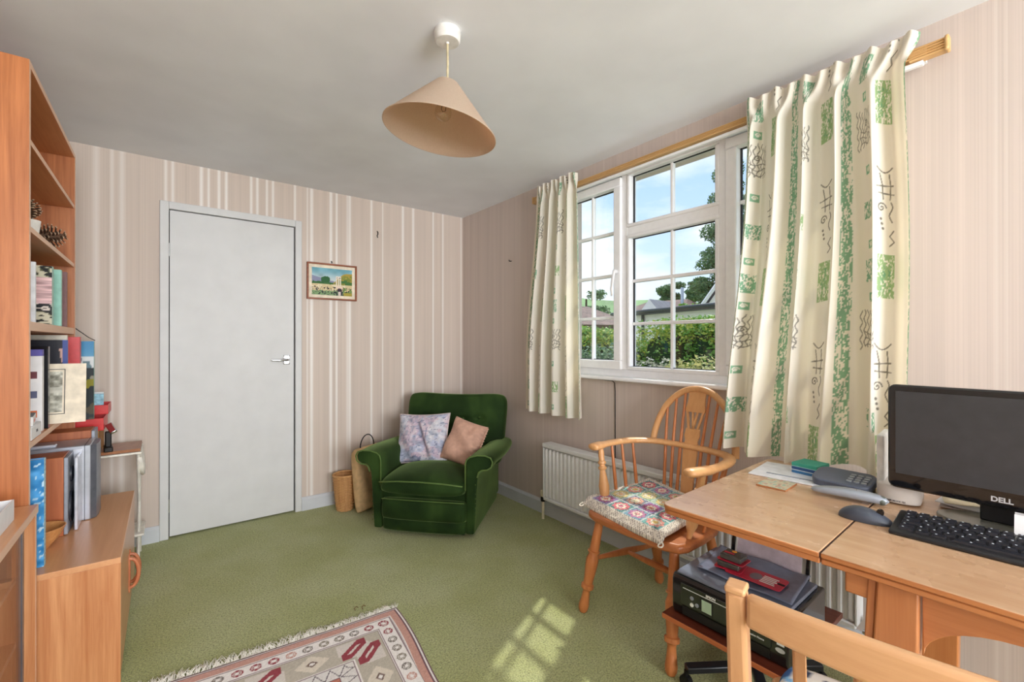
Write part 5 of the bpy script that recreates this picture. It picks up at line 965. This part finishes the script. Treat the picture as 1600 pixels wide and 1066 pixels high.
b = MB(); b.bx(PX0 - .005, PX0 + .004, PY0 + .045, PY1 - .035, PZ + .045, PZ + .118); cp = b.build('control_panel', mat('gloss_panel', (34, 40, 34), .08, coat=.5), pr_, world=True, bevel=.003)
def pp(name, y0, y1, z0, z1, m, d=.0012): b = MB(); b.bx(PX0 - .005 - d, PX0 - .0045, y0, y1, PZ + z0, PZ + z1); b.v = [tuple(np.array(q) - np.array(pr_.location)) for q in b.v]; return b.build(name, m, cp)
M_pw = mat('print_white', (232, 236, 232), .5); pp('trim_line', PY0 + .055, PY1 - .045, .1035, .1055, M_pw); pp('screen_frame', -2.672, -2.628, .050, .098, M_prt); pp('display', -2.668, -2.635, .057, .094, mat('display_pale', (176, 204, 176), .3), .0018)
for y, z in ((-2.600, .082), (-2.618, .066), (-2.60, .060)): b = MB(); b.lathe([(.0065, 0), (.0065, .0025), (.005, .003)], (PX0 - .005, y, PZ + z), 12, rotm(0, -PI / 2)); b.v = [tuple(np.array(q) - np.array(pr_.location)) for q in b.v]; b.build('button', M_ph2 if z != .060 else M_pw, cp, 40)
Mfx = [[0, 0, -1], [-1, 0, 0], [0, 1, 0]]; off = np.array(pr_.location)
text_mesh('EPSON', .0105, 'brand_letters', M_pw, cp, Mfx, np.array((PX0 - .0056, -2.665, PZ + .1115)) - off, .0004); text_mesh('Expression Home', .008, 'model_letters', M_pw, cp, Mfx, np.array((PX0 - .0056, -2.80, PZ + .062)) - off, .0001)
b = MB(); b.bx(PX0 - .002, PX0 + .02, PY0 + .05, PY1 - .04, PZ + .012, PZ + .040); b.build('paper_output_slot', M_dark, pr_, world=True)
b = MB(); b.bx(PX0 - .0012, PX0 - .0004, PY0 + .010, PY0 + .030, PZ + .066, PZ + .090); b.build('info_sticker', M_pw, pr_, world=True); b = MB(); b.prism([(.013 * math.cos(a), .007 * math.sin(a)) for a in np.linspace(0, 2 * PI, 20, endpoint=False)], .001, Mfx, (PX0 - .0003, PY0 + .021, PZ + .052)); b.build('oval_sticker', mat('silver_sticker', (196, 200, 204), .3, .4), pr_, world=True)
for y in (-2.585, -2.835): b = MB(); b.box((-.372, y, PZ + .215), (.010, .012, .16), rotm(0, .18)); b.build('paper_support', M_prt, pr_, world=True, bevel=.002)
o = thing('blank_paper', 'lilac white sheet of paper standing in the rear printer tray', 'paper', (-.386, -2.71, .402)); b = MB(); b.box((.012, 0, .085), (.0015, .215, .19), rotm(0, .18)); b.build('sheet', mat('lilac_paper', (214, 206, 222), .7), o)
zp = PZ + .1578
o = thing('plastic_wallet', 'shiny dark grey plastic wallet lying on the printer lid', 'wallet', (-.52, -2.715, zp), .0)
gx, gy = np.meshgrid(np.linspace(-1, 1, 24), np.linspace(-1, 1, 30)); P = np.stack([gx * .108 - .004 * gy, gy * .150 + .012 * gx, .003 + .004 * (gy < -.7) * (-.7 - gy) * 3 + .006 * np.clip(gx, 0, 1) ** 2 + .003 * np.sin(5 * gy + 2 * gx)], -1); grid('wallet_sheet', P, mat('wallet_painted_reflection', (116, 128, 152), .10), o, thick=.0015)  # dark sheet, base colour lightened to stand for the window's reflection
cz = zp + .013
o = thing('red_card_pack', 'red blister card with white print lying on the dark wallet', 'card', (-.555, -2.745, cz), .05); M_crim = mat('crimson_card', (196, 44, 70), .35, var=.04)
b = MB(); b.prism(rrect(.092, .17, .012), .0015); b.build('card_back', M_crim, o)
for k in range(5): b = MB(); b.bx(-.026 + .011 * k, -.020 + .011 * k, -.062 + .004 * (k % 2), -.018, .0016, .0020); b.build('print_line', M_pw, o)
b = MB(); b.prism(rrect(.012, .022, .005), .0006, None, (0.002, -.074, .0016)); b.build('hang_hole', M_dark, o); b = MB(); b.prism([(.024 * math.cos(a), .018 * math.sin(a)) for a in np.linspace(0, 2 * PI, 24, endpoint=False)], .0005, None, (-.002, .0, .0016)); b.build('print_disc', mat('grey_print', (120, 110, 120), .4), o)
M_blis = mat('smoky_blister', (72, 70, 66), .1, coat=.4)
for k, (x, y, z, rz, lab) in enumerate(((-.560, -2.662, cz + .002, .15, 'lower ink cartridge pack in a smoky blister on the red card'), (-.548, -2.668, cz + .024, .02, 'upper ink cartridge pack with an orange dot, topmost on the printer'))):
    o = thing('cartridge_pack', lab, 'cartridge pack', (x, y, z), rz, 'ink cartridge packs on the printer'); b = MB(); b.prism(rrect(.070, .086, .006), .0015); b.build('card_back', M_crim, o); b = MB(); b.box((0, 0, .0112), (.056, .070, .0185)); b.build('blister', M_blis, o, bevel=.004)
    b = MB(); b.bx(-.012, .0, -.005, .028, .0207, .0212); b.build('red_label', M_crim, o)
    if k: b = MB(); b.lathe([(.008, .0207), (.008, .0214)], (.014, .004, 0), 16); b.build('orange_dot', mat('orange_sticker', (236, 160, 50), .5), o)
# ================================================================ slat back chair in the foreground
M_bee = wood('honey_beech', (196, 142, 96), (222, 172, 126), 2, 1.1, .33, .8); M_bee_x = wood('honey_beech_rail', (198, 146, 100), (224, 176, 130), 0, 1.1, .33, .8)
th_ = math.atan2(-.98, .2); fc = thing('slat_back_chair', 'pale beech slat back chair drawn up to the desk in the foreground', 'chair', (-1.415, -3.318, 0), th_)
# local x runs along the back (left post to right post as seen from behind), local y forward to the desk
def bowy(x): return -.030 * (1 - (x / .21) ** 2)
for x in (-.205, .205):
    b = MB(); b.tube([(x * .96, .060, 0), (x * .98, .052, .25), (x, .045, .45), (x, .022, .65), (x, 0, .845)], [.018, .0195, .0205, .020, .0185], 4, up=(1, 1, 0)); b.build('back_post', M_bee, fc, bevel=.006, smooth=40)
    b = MB(); b.box((x, -.001, .8475), (.0268, .0268, .010), rotm(.12)); b.build('post_cap', M_bee_x, fc, bevel=.003)
V = []; n_ = 20
for i in range(n_ + 1):
    x = -.19 + .38 * i / n_; y = bowy(x); c = .006 * math.sin(PI * i / n_)
    for dy, z in ((-.011, .803), (.011, .803), (.009, .846 + c), (-.009, .846 + c)): V.append((x, y + dy, z))
b = MB(); b.add(V, [(i * 4 + k, i * 4 + (k + 1) % 4, (i + 1) * 4 + (k + 1) % 4, (i + 1) * 4 + k)[::-1] for i in range(n_) for k in range(4)] + [(0, 1, 2, 3), tuple(n_ * 4 + k for k in (3, 2, 1, 0))]); b.build('top_rail', M_bee_x, fc, bevel=.006, smooth=40, seg=3)
for x in (-.128, -.064, 0, .064, .128): b = MB(); b.tube([(x, .05 + bowy(x) * .4, .44), (x, .025 + bowy(x) * .7, .62), (x, bowy(x) + .001, .810)], .0135, 4, flat=.55, up=(.707, .707, 0)); b.v = [(q[0], q[1], q[2]) for q in b.v]; b.build('back_slat', M_bee, fc, bevel=.002, smooth=40)
b = MB(); b.prism([(-.205, .02), (.205, .02), (.245, .44), (.22, .475), (-.22, .475), (-.245, .44)], .028, None, (0, 0, .425)); b.build('seat', M_bee_x, fc, bevel=.006)
for x in (-.20, .20): b = MB(); b.turned((x * 1.0, .43, .427), (x * 1.08, .45, 0), [(0, .019), (.5, .020), (1, .015)], 12); b.build('front_leg', M_bee, fc, 50)
for x in (-.19, .19): b = MB(); b.tube([(x, .06, .20), (x * 1.10, .44, .20)], .010, 10); b.build('stretcher', M_bee, fc, 50)
def bluepaint(s, t):
    C = np.zeros(s.shape + (3,)); C[:] = (222, 214, 204); a = vnoise(s * 5 + 9, t * 5 + 9, 121); c = vnoise(s * 11 + 9, t * 11 + 9, 122); C[a > .55] = (120, 168, 208); C[(a > .62) & (c > .5)] = (60, 96, 150); C[c < .22] = (52, 60, 84); return C
sp2 = thing('seat_cushion', 'blue and white patterned cushion on the foreground chair seat', 'cushion', (-1.415 + .265 * .98, -3.318 + .265 * .2, .454), th_)
pillow('cover', vmat('floral_cotton', .85, .2, 400), sp2, .45, .41, .05, .2, 60, 60, o=(0, .0, .022), color=bluepaint, round_=.1)
# ================================================================ outside: garden, hedges, neighbouring houses, trees
CAM = np.array((-2.095, -3.426, 1.193)); FW = np.array((math.sin(.6575), math.cos(.6575), 0)); RT = np.array((math.cos(.6575), -math.sin(.6575), 0))
def out(lat, D, z): p = CAM + FW * D + RT * lat * D; return np.array((p[0], p[1], z))     # lateral slope, distance, height
GZ = -.35
def leafmat(name, a, c, tr=.35):
    t = NT(name); oi = t.new('ObjectInfo'); n = t.noise(t.coords(), 9, 3, .6); n2 = t.new('NewGeometry'); w = t.math('ADD', t.math('MULTIPLY', n, .5), t.math('MULTIPLY', n2.outputs['Random Per Island'], .5)); col = t.ramp(w, [(.25, a), (.75, c)]); t.set(Base_Color=col, Roughness=.5)
    q = t.new('BsdfTranslucent'); t.l.new(col, q.inputs[0]); mx = t.new('MixShader'); mx.inputs[0].default_value = tr; t.l.new(t.b.outputs[0], mx.inputs[1]); t.l.new(q.outputs[0], mx.inputs[2]); t.l.new(mx.outputs[0], t.out.inputs[0]); return t.m
def foliage(name, m, parent, blobs, n, size, seed=0, box=False, droop=0, fill=False):
    """blobs: (centre, radii); leaves scattered through the outer shell, one mesh"""
    r = np.random.default_rng(seed); vol = np.array([np.prod(b[1]) ** (2 / 3) for b in blobs]); cnt = (n * vol / vol.sum()).astype(int); V = []
    for (c, rad), k in zip(blobs, cnt):
        d = r.normal(size=(k, 3)); d /= np.linalg.norm(d, axis=1)[:, None]
        if box: d = d / np.max(np.abs(d), axis=1)[:, None]
        p = np.array(c) + d * np.array(rad) * ((r.random((k, 1)) ** .45 * 1.1) if fill else (.80 + .26 * r.random((k, 1))))
        u = r.normal(size=(k, 3)); u[:, 2] *= .5; u[:, 2] -= droop; u /= np.linalg.norm(u, axis=1)[:, None]; w = np.cross(u, d + r.normal(size=(k, 3)) * .6); w /= np.linalg.norm(w, axis=1)[:, None] + 1e-9
        s = size * (.6 + .8 * r.random((k, 1))); V.append(np.stack([p - u * s, p + w * s * .45, p + u * s, p - w * s * .45], 1))
    V = np.concatenate(V).reshape(-1, 3) - np.array(parent.location); F = np.arange(len(V)).reshape(-1, 4); me = bpy.data.meshes.new(name); me.from_pydata(V.tolist(), [], F.tolist()); me.materials.append(m); o = link(name, me, parent); o['kind'] = 'stuff'; return o
def core(parent, blobs, m, k=.82, box=False):
    b = MB()
    for c, rad in blobs: b.blob(np.array(c) - np.array(parent.location), np.array(rad) * k, 14, 9, e=.35 if box else 1.0)
    return b.build('inner_growth', m, parent, 180)
M_lawn = mat('garden_grass', (150, 158, 120), .9, var=.12, vs=2)
b = MB(); b.add([(.45, -60, GZ), (220, -60, GZ), (220, 220, GZ), (-80, 220, GZ), (-80, .45, GZ), (.45, .45, GZ)], [tuple(range(6))]); o = b.build('garden_ground', M_lawn); tag(o, 'grass of the garden outside', None, None, 'structure')
M_lg = leafmat('hedge_leaf', (88, 138, 58), (150, 192, 84)); M_ly = leafmat('yellow_hedge_leaf', (128, 158, 60), (206, 206, 100)); M_lv = leafmat('variegated_leaf', (150, 166, 108), (232, 222, 150)); M_lp = leafmat('pale_shrub_leaf', (128, 144, 116), (212, 206, 190)); M_ld = leafmat('dark_leaf', (70, 106, 70), (128, 160, 104), .3); M_lb = leafmat('blue_green_leaf', (76, 112, 84), (160, 186, 148)); M_core = mat('inner_twigs', (40, 62, 30), .9); M_bark = wood('bark', (70, 56, 44), (110, 90, 70), 2, .5, .9)
def hedge(name, label, cat, blobs, m, n, size, seed, box=True, m2=None):
    c = np.mean([q[0] for q in blobs], 0); t_ = thing(name, label, cat, (float(c[0]), float(c[1]), GZ)); core(t_, blobs, M_core, .80, box); foliage('leaves', m, t_, blobs, n, size, seed, box)
    if m2: foliage('new_growth', m2, t_, [(np.array(q) + (0, 0, r_[2] * .84), (r_[0] * 1.0, r_[1] * 1.0, r_[2] * .18)) for q, r_ in blobs], n // 4, size, seed + 50, box)
    b = MB()
    for q, r_ in blobs[:3]: b.tube([(q[0] - c[0], q[1] - c[1], 0), (q[0] - c[0], q[1] - c[1], .6)], .03, 6)
    b.build('stems', M_bark, t_, 60)['kind'] = 'stuff'; return t_
hb = [(out(.36 + .055 * i, 7.0 - .12 * i, .50 + .02 * i), (.42, .42, .98 + .02 * (i % 2))) for i in range(7)]
hedge('garden_hedge', 'tall clipped green hedge seen through the lower right panes', 'hedge', hb, M_lg, 26000, .032, 1, m2=M_ly)
hb = [(out(.10 + .055 * i, 8.0 - .05 * i, .35), (.45, .45, [1.06, 1.04, 1.0, .84, .62][i])) for i in range(5)]
hedge('garden_hedge', 'lower yellow-tipped hedge seen through the left and middle panes', 'hedge', hb, M_lg, 20000, .034, 2, m2=M_ly)
hedge('garden_shrub', 'yellow variegated shrub close below the window on the right', 'shrub', [(out(.37 + .05 * i, 4.3, .40), (.26, .26, .60 + .05 * (i % 2))) for i in range(4)], M_lv, 9000, .026, 3, False)
hedge('garden_shrub', 'pale pinkish grey shrub close below the window in the middle', 'shrub', [(out(.26 + .04 * i, 4.6, .40), (.24, .24, .60)) for i in range(3)], M_lp, 7000, .024, 4, False)
hedge('garden_shrub', 'blue-green shrub behind the left casement panes', 'shrub', [(out(.14 + .045 * i, 5.4, .36), (.28, .28, .78)) for i in range(3)], M_lb, 7000, .03, 5, False)
# ---- buildings
M_wht = mat('white_render', (244, 240, 236), .8, var=.03, vs=1.5); M_fas = mat('dark_fascia', (58, 64, 66), .5); M_tile = mat('brown_roof_tile', (122, 98, 90), .8, var=.15, vs=3); M_slate = mat('grey_slate', (140, 140, 146), .7, var=.08, vs=2); M_brown = mat('brown_brick', (128, 104, 98), .8, var=.14, vs=4)
def house(name, label, A, Bp, depth, zb, zt, m, cat='house'):
    """box house along A->B (plan), going back from the viewer"""
    A = np.array(A)[:2]; Bp = np.array(Bp)[:2]; d = Bp - A; L = np.linalg.norm(d); d = d / L; nrm = np.array((-d[1], d[0])); nrm = nrm if nrm @ FW[:2] > 0 else -nrm
    t_ = thing(name, label, cat, (float(A[0]), float(A[1]), zb)); P = lambda u, v, z: np.array((d[0] * u + nrm[0] * v, d[1] * u + nrm[1] * v, z))
    b = MB(); c = [P(0, 0, 0), P(L, 0, 0), P(L, depth, 0), P(0, depth, 0)]; b.add(c + [q + (0, 0, zt - zb) for q in c], [(0, 1, 2, 3), (4, 5, 6, 7), (0, 1, 5, 4), (1, 2, 6, 5), (2, 3, 7, 6), (3, 0, 4, 7)]); b.build('walls', m, t_); return t_, P, L, zt - zb
t_, P, L, h = house('bungalow', 'white rendered bungalow with dark eaves beyond the hedge', out(.272, 16.9, 0), out(.56, 11.9, 0), 6, GZ, 2.16, M_wht)
def bar(t_, name, pts, r, m, n=4): b = MB(); b.tube(pts, r, n); return b.build(name, m, t_)
b = MB(); c = [P(-.9, -.35, h), P(L, -.35, h), P(L, 6.2, h), P(-.9, 6.2, h)]; b.add(c + [q + (0, 0, .13) for q in c], [(0, 1, 2, 3), (4, 5, 6, 7), (0, 1, 5, 4), (1, 2, 6, 5), (2, 3, 7, 6), (3, 0, 4, 7)]); b.build('eaves_board', M_fas, t_)
bar(t_, 'gutter', [P(-.9, -.40, h + .10), P(L, -.40, h + .10)], .06, M_fas, 8); bar(t_, 'downpipe', [P(.55, -.06, h), P(.55, -.06, .1)], .05, M_fas, 8)
b = MB(); b.add([P(4.6, -.1, h - .3), P(4.9, -.1, h - .3), P(4.9, -.1, h - .05), P(4.6, -.1, h - .05), P(4.6, -.4, h - .3), P(4.9, -.4, h - .3), P(4.9, -.4, h - .05), P(4.6, -.4, h - .05)], [(0, 1, 2, 3), (4, 7, 6, 5), (0, 4, 5, 1), (1, 5, 6, 2), (2, 6, 7, 3), (3, 7, 4, 0)]); b.build('security_light', M_fas, t_)
# gabled house at the right
t_, P, L, h = house('gabled_house', 'white gabled house behind the bungalow at the right', out(.425, 25.5, 0), out(.64, 21.5, 0), 6, GZ, 2.95, M_wht)
b = MB(); b.add([P(0, 0, h), P(L, 0, h), P(L / 2, 0, h + 3.1)], [(0, 1, 2)]); b.add([P(0, .1, h), P(L, .1, h), P(L / 2, .1, h + 3.1)], [(0, 2, 1)]); b.build('gable_wall', M_wht, t_)
for s0 in (0, 1):
    e0 = P(-.25 if s0 == 0 else L + .25, -.3, h - .15); ap = P(L / 2, -.3, h + 3.25); bar(t_, 'bargeboard', [e0, ap], .11, mat('white_bargeboard', (240, 240, 240), .5)); e1 = P(-.25 if s0 == 0 else L + .25, 5, h - .15); a1 = P(L / 2, 5, h + 3.25)
    b = MB(); b.add([e0 + (0, 0, .1), ap + (0, 0, .1), a1 + (0, 0, .1), e1 + (0, 0, .1), e0 + (0, 0, .2), ap + (0, 0, .2), a1 + (0, 0, .2), e1 + (0, 0, .2)], [(0, 1, 2, 3), (4, 7, 6, 5), (0, 4, 5, 1), (1, 5, 6, 2), (2, 6, 7, 3), (3, 7, 4, 0)]); b.build('roof_slope', M_slate, t_)
# brown roofed houses further off
def roofed(label, A, Bp, depth, zt, ridge, m, mr):
    t_, P, L, h = house('distant_house', label, A, Bp, depth, GZ, zt, m); b = MB()
    c = [P(-.4, -.4, h), P(L + .4, -.4, h), P(L + .4, depth + .4, h), P(-.4, depth + .4, h), P(1.2, depth / 2, h + ridge), P(L - 1.2, depth / 2, h + ridge)]; b.add(c, [(0, 1, 5, 4), (1, 2, 5), (2, 3, 4, 5), (3, 0, 4), (3, 2, 1, 0)]); r_ = b.build('roof', mr, t_); return t_, P, L, h, r_
t_, P, L, h, r_ = roofed('long brown roofed house beyond the bungalow in the middle panes', out(.215, 33, 0), out(.375, 29, 0), 7, 2.9, 1.35, M_wht, M_tile)
b = MB(); g0 = np.array(P(L * .50, -.5, h + .25)); b.add([P(L * .52, -.45, h + .35), P(L * .76, -.45, h + .35), P(L * .64, -.45, h + 1.15), P(L * .52, 2.5, h + .35), P(L * .76, 2.5, h + .35), P(L * .64, 2.5, h + 1.15)], [(0, 1, 2), (3, 5, 4), (0, 2, 5, 3), (1, 4, 5, 2)]); b.mi[2] = 1; b.mi[3] = 1; b.build('small_gable', [M_wht, M_slate], t_)
bar(t_, 'chimney_pipe', [P(L * .93, 1, h), P(L * .93, 1, h + 1.9)], .10, mat('flue_grey', (186, 196, 210), .4, .5), 8)
t_, P, L, h, r_ = roofed('dark brick house seen through the left casement', out(.12, 24, 0), out(.262, 25, 0), 6, 2.1, 1.25, M_brown, M_tile)
for u in (.3, .62):
    b = MB(); c = [P(L * u, -.03, 1.0), P(L * u + .9, -.03, 1.0), P(L * u + .9, -.03, 2.0), P(L * u, -.03, 2.0)]; b.add(c, [(0, 1, 2, 3)]); b.build('window', mat('house_window', (96, 104, 118), .15), t_)
# hills
def hillz(a, k): return k * (.5 + .3 * math.sin(a * 9 + 1) + .2 * math.sin(a * 23))
for nm, D, zz_, am, m in (('hills', 190, 21, 5, mat('hill_green', (128, 158, 104), .9, var=.12, vs=.05)),):
    A = np.linspace(-1.2, 1.6, 60); V = []
    for a in A: p = out(a, D, GZ); q = out(a, D * 1.25, zz_ + hillz(a, am)); V += [tuple(p), tuple(q), tuple(out(a, D * 1.6, GZ))]
    b = MB(); b.add(V, [(3 * i + k, 3 * i + 3 + k, 3 * i + 4 + k, 3 * i + 1 + k) for i in range(len(A) - 1) for k in (0, 1)]); o = b.build(nm, m, smooth=180); tag(o, 'green hillside on the horizon', None, None, 'structure')
# trees
def tree(label, base, blobs, m, n, size, seed, trunk=.25, droop=0, name='tree'):
    t_ = thing(name, label, 'tree', (float(base[0]), float(base[1]), GZ)); core(t_, blobs, M_core, .32); foliage('foliage', m, t_, blobs, n, size, seed, False, droop, True); top = max(q[0][2] for q in blobs) - GZ
    b = MB(); b.tube([(0, 0, 0), (0, 0, top * .5), (0, 0, top * .95)], [trunk, trunk * .7, trunk * .3], 8); b.build('trunk', M_bark, t_, 60)
    return t_
def cluster(c, R_, k, seed, fl=.8): r = np.random.default_rng(seed); return [(np.array(c) + r.normal(size=3) * np.array((R_ * .62, R_ * .62, R_ * .45)), (R_ * (.35 + .25 * r.random()),) * 2 + (R_ * .38 * fl,)) for _ in range(k)]
p = out(.347, 46, 0); tree('dark round tree beyond the brown roof', p, cluster(p + (0, 0, 6.0), 1.15, 14, 31), M_ld, 6000, .11, 31)
p = out(.405, 45, 0); tree('dark spreading pine tree beside the tall conifer', p, cluster(p + (0, 0, 5.8), 1.25, 16, 32, .6), M_ld, 7000, .12, 32)
p = out(.395, 21, 0); tree('small bright green bush behind the bungalow roof', p, cluster(p + (0, 0, 2.65), .55, 6, 33), M_lg, 3000, .06, 33)
p = out(.165, 40, 0); tree('dark tree above the brick house on the left', p, cluster(p + (0, 0, 3.4), 1.6, 10, 34), M_ld, 5000, .12, 34)
p = out(.482, 33, 0); bl = []; r = np.random.default_rng(9)
for i in range(26):
    z = 2.3 + i * .50; R_ = 2.5 * (1 - i / 30) + .35; a = i * 2.4; bl.append((p + np.array((math.cos(a) * R_ * .55, math.sin(a) * R_ * .55, z)), (R_ * .62, R_ * .62, .6)))
tree('tall drooping conifer at the right edge of the window', p, bl, M_ld, 30000, .11, 35, .3, .8, 'conifer')
